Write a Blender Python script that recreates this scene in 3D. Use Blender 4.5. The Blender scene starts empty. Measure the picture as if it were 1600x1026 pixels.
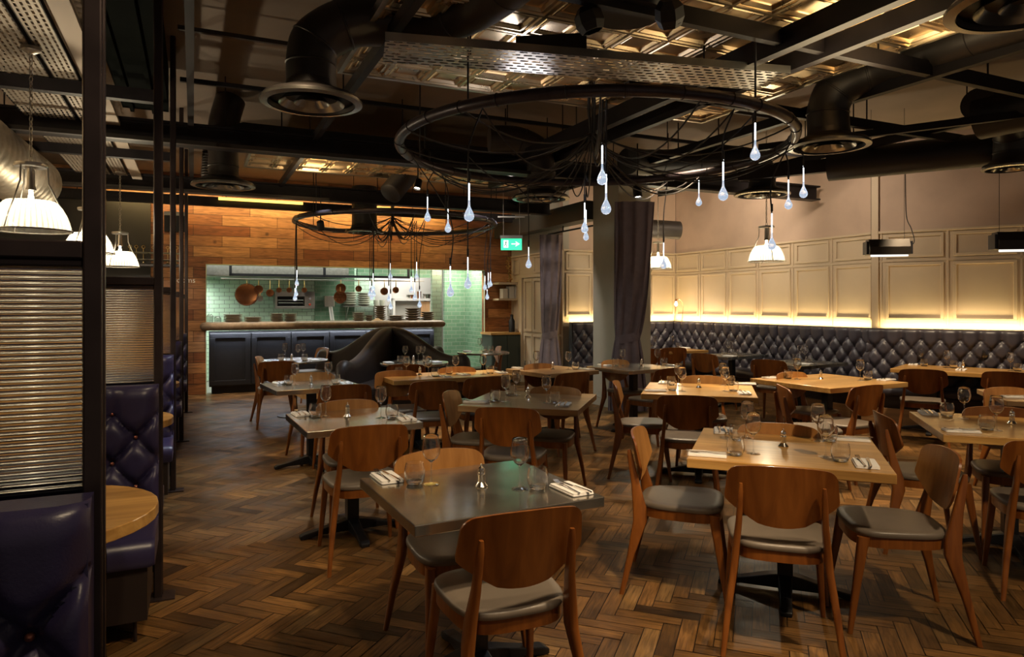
import bpy, math, random
from math import sin, cos, pi, radians, sqrt, atan2, hypot
from mathutils import Vector, Matrix

random.seed(7)
SC = bpy.context.scene
COL = SC.collection

# ------------------------------------------------------------------ camera, world, exposure
F = 1077.0          # focal length in pixels of the 1600 x 1026 frame
HZ = 475.0          # the horizon's row
CH = 1.5            # eye height
cam_d = bpy.data.cameras.new('camera')
cam_d.sensor_width = 36
cam_d.lens = 36 * F / 1600
cam_d.shift_y = -(513 - HZ) / 1600
cam_d.clip_end = 60
cam = bpy.data.objects.new('camera', cam_d)
COL.objects.link(cam)
cam.location = (0, 0, CH)
cam.rotation_euler = (pi / 2, 0, 0)
SC.camera = cam

W = bpy.data.worlds.new('world')
SC.world = W
W.use_nodes = True
W.node_tree.nodes['Background'].inputs[0].default_value = (1.0, 0.80, 0.62, 1)
W.node_tree.nodes['Background'].inputs[1].default_value = 0.085
SC.view_settings.view_transform = 'Standard'
SC.view_settings.look = 'None'
SC.view_settings.gamma = 1
SC.view_settings.exposure = 0.35
SC.cycles.use_denoising = True
SC.cycles.max_bounces = 10
SC.cycles.transparent_max_bounces = 24
SC.cycles.transmission_bounces = 8
SC.cycles.glossy_bounces = 4
SC.cycles.diffuse_bounces = 3
SC.cycles.caustics_reflective = False
SC.cycles.caustics_refractive = False
SC.cycles.sample_clamp_indirect = 4
SC.cycles.blur_glossy = 0.5

PHI = atan2(800 - 302, F)           # the room is turned against the view
CP, SP = cos(PHI), sin(PHI)


def R(b, a, z=0.0):                 # room frame (b across, a away) to world
    return Vector((b * CP - a * SP, b * SP + a * CP, z))


def on(x, y, z):                    # where the sight line meets the level z
    Y = (CH - z) * F / (y - HZ)
    return Vector(((x - 800) / F * Y, Y, z))


def at(x, y, Y):                    # point of the sight line at distance Y
    return Vector(((x - 800) / F * Y, Y, CH - (y - HZ) / F * Y))


# ------------------------------------------------------------------ lights of the room, and lamps added for fill
def spot(x, y, z, tx, ty, power, size=60, col=(1, .80, .55), blend=.35, r=.075):
    l = bpy.data.lights.new('spot_light', 'SPOT')
    l.energy = power; l.spot_size = radians(size); l.color = col
    l.spot_blend = blend; l.shadow_soft_size = r
    o = bpy.data.objects.new('spot_light', l); COL.objects.link(o)
    o.location = (x, y, z)
    d = Vector((tx - x, ty - y, -z + .75))
    o.rotation_euler = d.to_track_quat('-Z', 'Y').to_euler()
    return o


def area(loc, size_x, size_y, power, direction=(0, 0, -1), col=(1, .8, .55), rz=PHI, spread=180):
    l = bpy.data.lights.new('area_light', 'AREA')
    l.shape = 'RECTANGLE'; l.size = size_x; l.size_y = size_y
    l.energy = power; l.color = col; l.spread = radians(spread)
    o = bpy.data.objects.new('area_light', l); COL.objects.link(o)
    o.location = loc
    zx = -Vector(direction).normalized()
    xx = Vector((cos(rz), sin(rz), 0))
    xx = (xx - zx * xx.dot(zx)).normalized()
    yy = zx.cross(xx)
    o.rotation_euler = Matrix((xx, yy, zx)).transposed().to_euler()
    return o


WARM = (1, .76, .48)
NEUT = (1, .90, .76)
COOL = (.80, .90, 1)
# ceiling spots: one aimed at nearly every table
SPOTS = [
    (1.0, 2.1, 3.3, .05, 2.9, 95, 58, WARM), (.2, 3.2, 3.3, -.25, 2.75, 60, 50, NEUT),
    (2.4, 3.0, 3.3, 1.35, 3.75, 130, 62, WARM), (.7, 4.0, 3.3, 1.25, 3.5, 80, 48, NEUT),
    (3.6, 3.3, 3.3, 2.95, 4.2, 90, 60, WARM), (2.2, 1.6, 3.3, 2.0, 2.6, 75, 66, WARM),
    (-.5, 4.6, 3.3, -1.2, 4.6, 60, 52, NEUT), (.3, 5.6, 3.3, .2, 5.3, 60, 52, NEUT),
    (1.5, 6.6, 3.3, 1.7, 6.0, 110, 52, WARM), (2.6, 6.2, 3.3, 2.9, 6.4, 130, 55, WARM),
    (-1.2, 6.2, 3.3, -1.8, 5.9, 70, 50, COOL), (-.4, 7.7, 3.3, -.7, 7.2, 160, 52, WARM),
    (.6, 8.2, 3.2, .45, 7.9, 60, 50, WARM), (1.6, 8.6, 3.2, 1.5, 8.2, 80, 50, NEUT),
    (-2.6, 9.2, 3.2, -2.9, 9.3, 70, 45, COOL), (-1.0, 9.0, 3.2, -1.25, 8.9, 55, 45, COOL),
    (4.4, 7.0, 3.3, 5.0, 7.6, 110, 60, WARM), (-4.2, 10.4, 3.0, -4.3, 11.4, 50, 40, WARM),
    (-.2, 10.6, 3.0, -.45, 10.8, 40, 50, COOL), (4.3, 4.6, 3.3, 4.2, 5.2, 60, 60, WARM),
    (3.0, 8.6, 3.2, 3.5, 9.2, 40, 60, NEUT), (2.3, 10.6, 3.2, 2.7, 11.3, 40, 60, WARM),
    (-1.2, 3.4, 3.3, -1.6, 4.6, 22, 60, WARM), (.1, 1.2, 3.3, -.6, 2.4, 30, 70, WARM),
]
SPOTS.append((-.6, 9.4, 3.2, .7, 11.6, 34, 60, (1, .93, .84)))  # added spot that lifts the dark mauve curtain
SPOTS.append((-4.9, 9.0, 2.9, -5.7, 11.2, 14, 50, NEUT))  # added spot to brighten the unlit cake stand shelf
SPOTS.append((-.1, 8.6, 3.2, 1.3, 10.3, 45, 70, (.95, 1, .86)))  # added spot to brighten the pillar's face
for s in SPOTS:
    spot(s[0], s[1], s[2], s[3], s[4], s[5] * 2.9, s[6], s[7])


# added floods to brighten the plaster above the panelling, added uplights for the tin panels
for (x, y, tx, ty, p) in ((2.9, 9.8, 3.9, 11.6, 80), (3.2, 8.2, 4.6, 10.0, 70), (5.0, 6.6, 6.2, 8.0, 9), (1.2, 10.6, 1.6, 12.2, 26), (-.3, 11.4, .4, 13.0, 22)):
    o = spot(x, y, 3.35, tx, ty, p, 110, (1, .82, .62), .8, .1)
    o.rotation_euler = (Vector((tx, ty, 2.5)) - Vector((x, y, 3.35))).to_track_quat('-Z', 'Y').to_euler()
area((2.2, 4.2, 2.9), .9, .9, 12, (-.1, -.1, 1), (1, .78, .45))  # unseen upward lamp, added so the tin has something bright to reflect
area((.1, 5.1, 2.88), .3, .3, 1.6, (0, -.5, 1), (.9, .9, 1))
area((-2.3, 8.3, 2.85), .5, .3, 5, (0, .1, 1), (1, .75, .42))

# ------------------------------------------------------------------ mesh builder
class MB:
    def __init__(s):
        s.v = []; s.f = []; s.sm = []; s.uv = None

    def add(s, verts, faces, smooth=False, M=None):
        n = len(s.v)
        for p in verts:
            p = Vector(p)
            s.v.append(M @ p if M else p)
        for f in faces:
            s.f.append(tuple(i + n for i in f)); s.sm.append(smooth)
        return s

    def box(s, x0, x1, y0, y1, z0, z1, M=None):
        v = [(x0, y0, z0), (x1, y0, z0), (x1, y1, z0), (x0, y1, z0), (x0, y0, z1), (x1, y0, z1), (x1, y1, z1), (x0, y1, z1)]
        return s.add(v, [(3, 2, 1, 0), (4, 5, 6, 7), (0, 1, 5, 4), (1, 2, 6, 5), (2, 3, 7, 6), (3, 0, 4, 7)], False, M)

    def rings(s, rings, closed=True, cap0=True, cap1=True, smooth=True, M=None):
        n = len(rings[0]); v = [p for r in rings for p in r]; f = []
        for i in range(len(rings) - 1):
            for j in range(n if closed else n - 1):
                k = (j + 1) % n
                f.append((i * n + j, i * n + k, (i + 1) * n + k, (i + 1) * n + j))
        if cap0: f.append(tuple(range(n - 1, -1, -1)))
        if cap1: f.append(tuple((len(rings) - 1) * n + j for j in range(n)))
        return s.add(v, f, smooth, M)

    def lathe(s, prof, n=24, M=None, cap0=False, cap1=False, smooth=True):
        rs = [[(r * cos(2 * pi * j / n), r * sin(2 * pi * j / n), z) for j in range(n)] for r, z in prof]
        return s.rings(rs, True, cap0, cap1, smooth, M)

    def tube(s, pts, r, n=8, cap=True, smooth=True, closed=False):
        pts = [Vector(p) for p in pts]
        rad = r if isinstance(r, (list, tuple)) else [r] * len(pts)
        L = len(pts); rs = []
        N = None
        for i, p in enumerate(pts):
            if closed:
                t = pts[(i + 1) % L] - pts[i - 1]
            else:
                t = pts[min(i + 1, L - 1)] - pts[max(i - 1, 0)]
            t = t.normalized() if t.length > 1e-9 else Vector((0, 0, 1))
            if N is None:
                up = Vector((0, 0, 1)) if abs(t.z) < .9 else Vector((1, 0, 0))
                N = t.cross(up).normalized()
            N = (N - t * N.dot(t)).normalized()
            B = t.cross(N)
            rs.append([p + (N * cos(2 * pi * j / n) + B * sin(2 * pi * j / n)) * rad[i] for j in range(n)])
        if closed:
            rs.append(rs[0])
        return s.rings(rs, True, cap and not closed, cap and not closed, smooth)

    def bar(s, p, q, w, h, up=(0, 0, 1)):     # rectangular bar from p to q (centre line)
        p = Vector(p); q = Vector(q); t = (q - p).normalized()
        U = Vector(up)
        if abs(t.dot(U)) > .95: U = Vector((1, 0, 0))
        sd = t.cross(U).normalized(); U = sd.cross(t)
        def ring(c): return [c - sd * w / 2 - U * h / 2, c + sd * w / 2 - U * h / 2, c + sd * w / 2 + U * h / 2, c - sd * w / 2 + U * h / 2]
        return s.rings([ring(p), ring(q)], True, True, True, False)

    def prism(s, outline, z0, z1, M=None, smooth=False):
        a = [(x, y, z0) for x, y in outline]; b = [(x, y, z1) for x, y in outline]
        n = len(a); v = a + b
        f = [(j, (j + 1) % n, n + (j + 1) % n, n + j) for j in range(n)] + [tuple(range(n - 1, -1, -1)), tuple(range(n, 2 * n))]
        return s.add(v, f, smooth, M)

    def grid(s, fn, nu, nv, smooth=True, M=None):
        v = [fn(i / nu, j / nv) for j in range(nv + 1) for i in range(nu + 1)]
        f = [(j * (nu + 1) + i, j * (nu + 1) + i + 1, (j + 1) * (nu + 1) + i + 1, (j + 1) * (nu + 1) + i) for j in range(nv) for i in range(nu)]
        return s.add(v, f, smooth, M)

    def mesh(s, name, m, ang=35):
        me = bpy.data.meshes.new(name)
        me.from_pydata([tuple(p) for p in s.v], [], s.f)
        me.polygons.foreach_set('use_smooth', s.sm)
        me.update()
        if any(s.sm):
            me.set_sharp_from_angle(angle=radians(ang))
        for x in (m if isinstance(m, (list, tuple)) else [m]):
            me.materials.append(x)
        return me

    def obj(s, name, m, parent=None, ang=35, bevel=0, seg=2, loc=None, rz=0):
        o = bpy.data.objects.new(name, s.mesh(name, m, ang)); COL.objects.link(o)
        if parent: o.parent = parent
        if loc is not None: o.location = loc
        o.rotation_euler.z = rz
        if bevel:
            b = o.modifiers.new('bevel', 'BEVEL'); b.width = bevel; b.segments = seg; b.limit_method = 'ANGLE'; b.angle_limit = radians(40)
        return o


def tag(o, label=None, cat=None, group=None, kind=None):
    if label: o['label'] = label
    if cat: o['category'] = cat
    if group: o['group'] = group
    if kind: o['kind'] = kind
    return o


def thing(name, label, cat, loc=(0, 0, 0), rz=0, group=None):
    o = bpy.data.objects.new(name, None); COL.objects.link(o)
    o.empty_display_size = .1
    o.location = loc; o.rotation_euler = (0, 0, rz)
    return tag(o, label, cat, group)


def dup(root, loc, rz, label, group=None, scale=None):
    r = root.copy(); COL.objects.link(r); r.location = loc; r.rotation_euler = (0, 0, rz)
    r['label'] = label
    if group: r['group'] = group
    if scale: r.scale = (scale,) * 3
    for ch in root.children:
        c = ch.copy(); COL.objects.link(c); c.parent = r
        for g in ch.children:
            d = g.copy(); COL.objects.link(d); d.parent = c
    return r


def copies(first):                      # the first call moves the pattern itself, later ones copy it
    st = {'used': False}
    def go(loc, rz, label, group=None, scale=None):
        if not st['used']:
            st['used'] = True
            first.location = loc; first.rotation_euler = (0, 0, rz); first['label'] = label
            if group: first['group'] = group
            if scale: first.scale = (scale,) * 3
            return first
        return dup(first, loc, rz, label, group, scale)
    return go


def superell(w, d, n=2.6, N=40, taper=0.0):
    out = []
    for j in range(N):
        t = 2 * pi * j / N
        c, s_ = cos(t), sin(t)
        x = abs(c) ** (2 / n) * (1 if c >= 0 else -1) * w / 2
        y = abs(s_) ** (2 / n) * (1 if s_ >= 0 else -1) * d / 2
        x *= 1 + taper * (y / d)
        out.append((x, y))
    return out


def rrect(w, d, r, n=4, cx=0, cy=0):
    out = []
    for (sx, sy, a0) in ((1, 1, 0), (-1, 1, 90), (-1, -1, 180), (1, -1, 270)):
        for i in range(n + 1):
            a = radians(a0 + 90 * i / n)
            out.append((cx + sx * (w / 2 - r) + r * cos(a), cy + sy * (d / 2 - r) + r * sin(a)))
    return out


def sag(p, q, drop, n=12):
    p = Vector(p); q = Vector(q)
    return [p.lerp(q, i / n) - Vector((0, 0, drop * 4 * (i / n) * (1 - i / n))) for i in range(n + 1)]


def smooth_path(P, n=6):
    P = [Vector(p) for p in P]; out = []
    for i in range(len(P) - 1):
        a = P[max(i - 1, 0)]; b = P[i]; c = P[i + 1]; d = P[min(i + 2, len(P) - 1)]
        for k in range(n):
            t = k / n
            out.append(.5 * ((2 * b) + (c - a) * t + (2 * a - 5 * b + 4 * c - d) * t * t + (3 * b - a - 3 * c + d) * t ** 3))
    out.append(P[-1]); return out


# ------------------------------------------------------------------ materials
def nodes(name):
    m = bpy.data.materials.new(name); m.use_nodes = True
    nt = m.node_tree; return m, nt, nt.nodes['Principled BSDF']


def mat(name, col, rough=.5, metal=0.0, spec=.5, coat=0, noise=0, nscale=20, bump=0, bscale=60, emit=None, estr=0, rvar=0):
    m, nt, b = nodes(name)
    b.inputs['Base Color'].default_value = (*col, 1)
    b.inputs['Roughness'].default_value = rough; b.inputs['Metallic'].default_value = metal
    b.inputs['Specular IOR Level'].default_value = spec
    if coat: b.inputs['Coat Weight'].default_value = coat; b.inputs['Coat Roughness'].default_value = .15
    if emit: b.inputs['Emission Color'].default_value = (*emit, 1); b.inputs['Emission Strength'].default_value = estr
    if noise or bump or rvar:
        tc = nt.nodes.new('ShaderNodeTexCoord')
    if noise or rvar:
        n = nt.nodes.new('ShaderNodeTexNoise'); n.inputs['Scale'].default_value = nscale; n.inputs['Detail'].default_value = 5
        nt.links.new(tc.outputs['Object'], n.inputs['Vector'])
    if noise:
        r = nt.nodes.new('ShaderNodeValToRGB')
        r.color_ramp.elements[0].color = (*[c * (1 - noise) for c in col], 1); r.color_ramp.elements[0].position = .3
        r.color_ramp.elements[1].color = (*[min(1, c * (1 + noise)) for c in col], 1); r.color_ramp.elements[1].position = .7
        nt.links.new(n.outputs['Fac'], r.inputs[0]); nt.links.new(r.outputs[0], b.inputs['Base Color'])
    if rvar:
        mr = nt.nodes.new('ShaderNodeMapRange'); mr.inputs['To Min'].default_value = max(0, rough - rvar); mr.inputs['To Max'].default_value = rough + rvar
        mr.inputs['From Min'].default_value = .3; mr.inputs['From Max'].default_value = .7
        nt.links.new(n.outputs['Fac'], mr.inputs['Value']); nt.links.new(mr.outputs[0], b.inputs['Roughness'])
    if bump:
        n2 = nt.nodes.new('ShaderNodeTexNoise'); n2.inputs['Scale'].default_value = bscale
        nt.links.new(tc.outputs['Object'], n2.inputs['Vector'])
        bp = nt.nodes.new('ShaderNodeBump'); bp.inputs['Strength'].default_value = bump; bp.inputs['Distance'].default_value = .002
        nt.links.new(n2.outputs['Fac'], bp.inputs['Height']); nt.links.new(bp.outputs[0], b.inputs['Normal'])
    return m


def wood(name, c1, c2, rough=.35, axis=0, scale=1.0, coat=0, planks=0, spec=.5):
    """long grain along the given object axis; planks: width of glued staves"""
    m, nt, b = nodes(name)
    tc = nt.nodes.new('ShaderNodeTexCoord'); mp = nt.nodes.new('ShaderNodeMapping')
    sc = [14 * scale] * 3; sc[axis] = 1.3 * scale
    mp.inputs['Scale'].default_value = sc
    nt.links.new(tc.outputs['Object'], mp.inputs['Vector'])
    n = nt.nodes.new('ShaderNodeTexNoise'); n.inputs['Scale'].default_value = 1.6; n.inputs['Detail'].default_value = 7; n.inputs['Distortion'].default_value = 1.2
    r = nt.nodes.new('ShaderNodeValToRGB')
    r.color_ramp.elements[0].color = (*c1, 1); r.color_ramp.elements[0].position = .32
    r.color_ramp.elements[1].color = (*c2, 1); r.color_ramp.elements[1].position = .68
    nt.links.new(mp.outputs[0], n.inputs['Vector']); nt.links.new(n.outputs['Fac'], r.inputs[0])
    out = r.outputs[0]
    if planks:
        sx = nt.nodes.new('ShaderNodeSeparateXYZ'); nt.links.new(tc.outputs['Object'], sx.inputs[0])
        mu = nt.nodes.new('ShaderNodeMath'); mu.operation = 'MULTIPLY'; mu.inputs[1].default_value = 1 / planks
        nt.links.new(sx.outputs[1 if axis == 0 else 0], mu.inputs[0])
        fl = nt.nodes.new('ShaderNodeMath'); fl.operation = 'FLOOR'; nt.links.new(mu.outputs[0], fl.inputs[0])
        wn = nt.nodes.new('ShaderNodeTexWhiteNoise'); wn.noise_dimensions = '1D'; nt.links.new(fl.outputs[0], wn.inputs['W'])
        mr = nt.nodes.new('ShaderNodeMapRange'); mr.inputs['To Min'].default_value = .82; mr.inputs['To Max'].default_value = 1.12
        nt.links.new(wn.outputs['Value'], mr.inputs['Value'])
        mx = nt.nodes.new('ShaderNodeMix'); mx.data_type = 'RGBA'; mx.blend_type = 'MULTIPLY'; mx.inputs['Factor'].default_value = 1
        nt.links.new(r.outputs[0], mx.inputs['A']); nt.links.new(mr.outputs[0], mx.inputs['B'])
        out = mx.outputs['Result']
    nt.links.new(out, b.inputs['Base Color'])
    b.inputs['Roughness'].default_value = rough
    b.inputs['Specular IOR Level'].default_value = spec
    if coat: b.inputs['Coat Weight'].default_value = coat; b.inputs['Coat Roughness'].default_value = .12
    return m


def bricks(name, c1, c2, mortar, w, h, ms, rough=.2, swap='xz', grain=0, bump=.4, bias=0, rvar=0):
    """brick texture on a vertical face; swap picks the two object axes"""
    m, nt, b = nodes(name)
    tc = nt.nodes.new('ShaderNodeTexCoord'); sx = nt.nodes.new('ShaderNodeSeparateXYZ'); cx = nt.nodes.new('ShaderNodeCombineXYZ')
    nt.links.new(tc.outputs['Object'], sx.inputs[0])
    nt.links.new(sx.outputs['xyz'.index(swap[0])], cx.inputs[0]); nt.links.new(sx.outputs['xyz'.index(swap[1])], cx.inputs[1])
    br = nt.nodes.new('ShaderNodeTexBrick')
    br.inputs['Color1'].default_value = (*c1, 1); br.inputs['Color2'].default_value = (*c2, 1); br.inputs['Mortar'].default_value = (*mortar, 1)
    br.inputs['Scale'].default_value = 1; br.inputs['Mortar Size'].default_value = ms; br.inputs['Bias'].default_value = bias
    br.inputs['Brick Width'].default_value = w; br.inputs['Row Height'].default_value = h; br.inputs['Mortar Smooth'].default_value = .3
    nt.links.new(cx.outputs[0], br.inputs['Vector'])
    out = br.outputs['Color']
    if grain:
        mp = nt.nodes.new('ShaderNodeMapping'); mp.inputs['Scale'].default_value = (2.2, 22, 1)
        nt.links.new(cx.outputs[0], mp.inputs['Vector'])
        n = nt.nodes.new('ShaderNodeTexNoise'); n.inputs['Scale'].default_value = 1.5; n.inputs['Detail'].default_value = 6; n.inputs['Distortion'].default_value = 1.5
        nt.links.new(mp.outputs[0], n.inputs['Vector'])
        mr = nt.nodes.new('ShaderNodeMapRange'); mr.inputs['From Min'].default_value = .3; mr.inputs['From Max'].default_value = .7
        mr.inputs['To Min'].default_value = 1 - grain; mr.inputs['To Max'].default_value = 1 + grain * .6
        nt.links.new(n.outputs['Fac'], mr.inputs['Value'])
        mx = nt.nodes.new('ShaderNodeMix'); mx.data_type = 'RGBA'; mx.blend_type = 'MULTIPLY'; mx.inputs['Factor'].default_value = 1
        nt.links.new(out, mx.inputs['A']); nt.links.new(mr.outputs[0], mx.inputs['B'])
        out = mx.outputs['Result']
        # knots
        vo = nt.nodes.new('ShaderNodeTexVoronoi'); vo.inputs['Scale'].default_value = 2.3
        nt.links.new(cx.outputs[0], vo.inputs['Vector'])
        kr = nt.nodes.new('ShaderNodeMapRange'); kr.inputs['From Min'].default_value = .03; kr.inputs['From Max'].default_value = .1
        kr.inputs['To Min'].default_value = .3; kr.inputs['To Max'].default_value = 1
        nt.links.new(vo.outputs['Distance'], kr.inputs['Value'])
        m2 = nt.nodes.new('ShaderNodeMix'); m2.data_type = 'RGBA'; m2.blend_type = 'MULTIPLY'; m2.inputs['Factor'].default_value = 1
        nt.links.new(out, m2.inputs['A']); nt.links.new(kr.outputs[0], m2.inputs['B']); out = m2.outputs['Result']
    nt.links.new(out, b.inputs['Base Color'])
    b.inputs['Roughness'].default_value = rough
    bp = nt.nodes.new('ShaderNodeBump'); bp.inputs['Strength'].default_value = bump; bp.inputs['Distance'].default_value = .004; bp.invert = True
    nt.links.new(br.outputs['Fac'], bp.inputs['Height']); nt.links.new(bp.outputs[0], b.inputs['Normal'])
    return m


def clear_glass(name, tint=(.96, .98, 1), ior=1.45, boost=1.0):
    """thin clear glass: see-through body with a Fresnel reflection"""
    m = bpy.data.materials.new(name); m.use_nodes = True; nt = m.node_tree; nt.nodes.clear()
    out = nt.nodes.new('ShaderNodeOutputMaterial'); mix = nt.nodes.new('ShaderNodeMixShader')
    t = nt.nodes.new('ShaderNodeBsdfTransparent'); t.inputs[0].default_value = (*tint, 1)
    g = nt.nodes.new('ShaderNodeBsdfGlossy'); g.inputs['Roughness'].default_value = .02; g.inputs[0].default_value = (1, 1, 1, 1)
    lw = nt.nodes.new('ShaderNodeLayerWeight'); lw.inputs['Blend'].default_value = .35
    mr = nt.nodes.new('ShaderNodeMath'); mr.operation = 'MULTIPLY_ADD'; mr.inputs[1].default_value = .75 * boost; mr.inputs[2].default_value = .05
    nt.links.new(lw.outputs['Facing'], mr.inputs[0])
    po = nt.nodes.new('ShaderNodeMath'); po.operation = 'MINIMUM'; po.inputs[1].default_value = .85
    nt.links.new(mr.outputs[0], po.inputs[0])
    nt.links.new(po.outputs[0], mix.inputs[0]); nt.links.new(t.outputs[0], mix.inputs[1]); nt.links.new(g.outputs[0], mix.inputs[2])
    nt.links.new(mix.outputs[0], out.inputs[0])
    return m


def solid_glass(name, col=(1, 1, 1), rough=0.0, ior=1.45, emit=None, estr=0):
    m, nt, b = nodes(name)
    b.inputs['Base Color'].default_value = (*col, 1); b.inputs['Transmission Weight'].default_value = 1
    b.inputs['Roughness'].default_value = rough; b.inputs['IOR'].default_value = ior
    if emit: b.inputs['Emission Color'].default_value = (*emit, 1); b.inputs['Emission Strength'].default_value = estr
    return m


def emitter(name, col, s):
    return mat(name, (0, 0, 0), 1, emit=col, estr=s)


def perforated(name, col, w, h, ms, rough=.35, metal=.9):
    m, nt, b = nodes(name)
    b.inputs['Base Color'].default_value = (*col, 1); b.inputs['Roughness'].default_value = rough; b.inputs['Metallic'].default_value = metal
    tc = nt.nodes.new('ShaderNodeTexCoord')
    br = nt.nodes.new('ShaderNodeTexBrick'); br.inputs['Scale'].default_value = 1; br.inputs['Brick Width'].default_value = w
    br.inputs['Row Height'].default_value = h; br.inputs['Mortar Size'].default_value = ms; br.inputs['Mortar Smooth'].default_value = 0
    nt.links.new(tc.outputs['Object'], br.inputs['Vector'])
    nt.links.new(br.outputs['Fac'], b.inputs['Alpha'])
    return m


M_chair = wood('chair_wood', (.135, .038, .006), (.24, .077, .013), .34, 2, 1.0, .25)
M_chair_in = wood('chair_ply', (.30, .125, .030), (.44, .205, .058), .36, 2, .7, .2)
M_chair_b = wood('chair_back_veneer', (.150, .042, .006), (.25, .082, .014), .36, 2, .7, .2)
M_seat = mat('seat_leather', (.135, .108, .083), .42, noise=.08, nscale=9, bump=.12, bscale=220)
M_black = mat('black_iron', (.008, .008, .010), .38, .2, noise=.2, bump=.1)
M_oak = wood('oak_top', (.40, .205, .055), (.60, .345, .105), .30, 0, .8, .25, .11)
M_oakd = wood('dark_oak_top', (.26, .15, .065), (.40, .25, .12), .30, 0, .8, .3, .11)
M_zinc = mat('zinc_top', (.62, .56, .46), .19, .95, noise=.22, nscale=3.5, rvar=.06, bump=.10, bscale=5)
M_zincr = mat('dark_zinc', (.20, .20, .19), .28, .8, noise=.3, nscale=6, rvar=.1)
M_glass = solid_glass('drinking_glass', (1, 1, 1), .03, 1.62)
M_glassf = clear_glass('thin_clear_glass', (.97, .98, 1), 1.5, 1.25)
M_chrome = mat('chrome', (.82, .79, .74), .17, 1)
M_linen = mat('napkin_linen', (.80, .77, .74), .8, bump=.3, bscale=300)
M_steelbeam = mat('dark_steel', (.013, .010, .011), .5, 0, .25, noise=.25, nscale=8)
M_post = mat('post_steel', (.050, .036, .036), .36, .7, noise=.25, nscale=7, rvar=.08)
M_duct = mat('grey_duct', (.045, .037, .032), .45, .4, noise=.2, nscale=4)
M_ductd = mat('black_duct', (.009, .008, .009), .5, .2)
M_rim = mat('spun_rim', (.32, .30, .26), .25, .9)
M_leather = mat('navy_leather', (.028, .023, .070), .36, noise=.15, nscale=6, bump=.18, bscale=150)
M_bleather = mat('black_leather', (.020, .012, .010), .50, noise=.1, nscale=6, bump=.12, bscale=160)
M_gleather = mat('grey_navy_leather', (.036, .032, .043), .42, noise=.12, nscale=6, bump=.12, bscale=160)
M_cream = mat('cream_panelling', (.56, .45, .32), .5, noise=.04, nscale=3)
M_plaster = mat('pink_plaster', (.50, .37, .285), .75, noise=.08, nscale=2.5, bump=.2, bscale=14)
M_ceil = mat('ceiling_paint', (.20, .155, .12), .85, noise=.10, nscale=2)
M_pill = mat('pillar_paint', (.36, .335, .275), .6, noise=.04, nscale=3)
M_wallw = bricks('board_wall', (.20, .062, .020), (.52, .25, .10), (.04, .018, .008), .88, .176, .004, .5, 'xz', .5, .3)
M_tile = bricks('lit_kitchen_tile', (.60, .78, .62), (.64, .80, .66), (.26, .34, .27), .185, .079, .005, .12, 'xz')  # green kitchen tile, coloured pale where the wall is brightly lit
M_tiled = bricks('shaded_green_tile', (.13, .24, .15), (.17, .29, .19), (.30, .36, .28), .185, .079, .005, .10, 'xz')  # the same tile coloured darker where less light falls
M_tiley = bricks('side_green_tile', (.13, .24, .15), (.17, .29, .19), (.30, .36, .28), .185, .079, .005, .10, 'yz')  # same darkened tile colours, mapped for side walls
M_white = mat('white_paint', (.60, .57, .53), .6)
M_navycab = mat('navy_cabinet', (.017, .017, .019), .32, noise=.1)
M_counter = mat('stone_counter', (.22, .155, .105), .45, noise=.25, nscale=14, bump=.2, bscale=30)
M_steel = mat('brushed_steel', (.50, .48, .44), .30, 1, noise=.1, nscale=8)
M_copper = mat('copper', (.33, .14, .065), .30, 1, noise=.15, nscale=6)
M_brass = mat('brass', (.62, .45, .20), .28, 1)
M_plate = mat('stoneware', (.22, .175, .125), .5)
M_platel = mat('pale_stoneware', (.45, .44, .36), .4)
M_curt = mat('curtain_velvet', (.11, .082, .10), .9, noise=.12, nscale=12)
M_curtl = mat('curtain_mauve', (.20, .155, .165), .9, noise=.12, nscale=12)
M_tin = mat('tin_tile', (.78, .60, .38), .30, 1, noise=.2, nscale=5, rvar=.06)
M_tray = perforated('perforated_tray', (.62, .56, .47), .075, .048, .012)
M_trayc = perforated('cream_perforated_tray', (.42, .36, .29), .07, .034, .0095, .45, .4)
M_flex = mat('flexible_duct', (.44, .38, .30), .45, .7, noise=.2, nscale=14, bump=.5, bscale=50)
M_greencab = mat('green_cabinet', (.035, .050, .042), .4)
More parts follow.
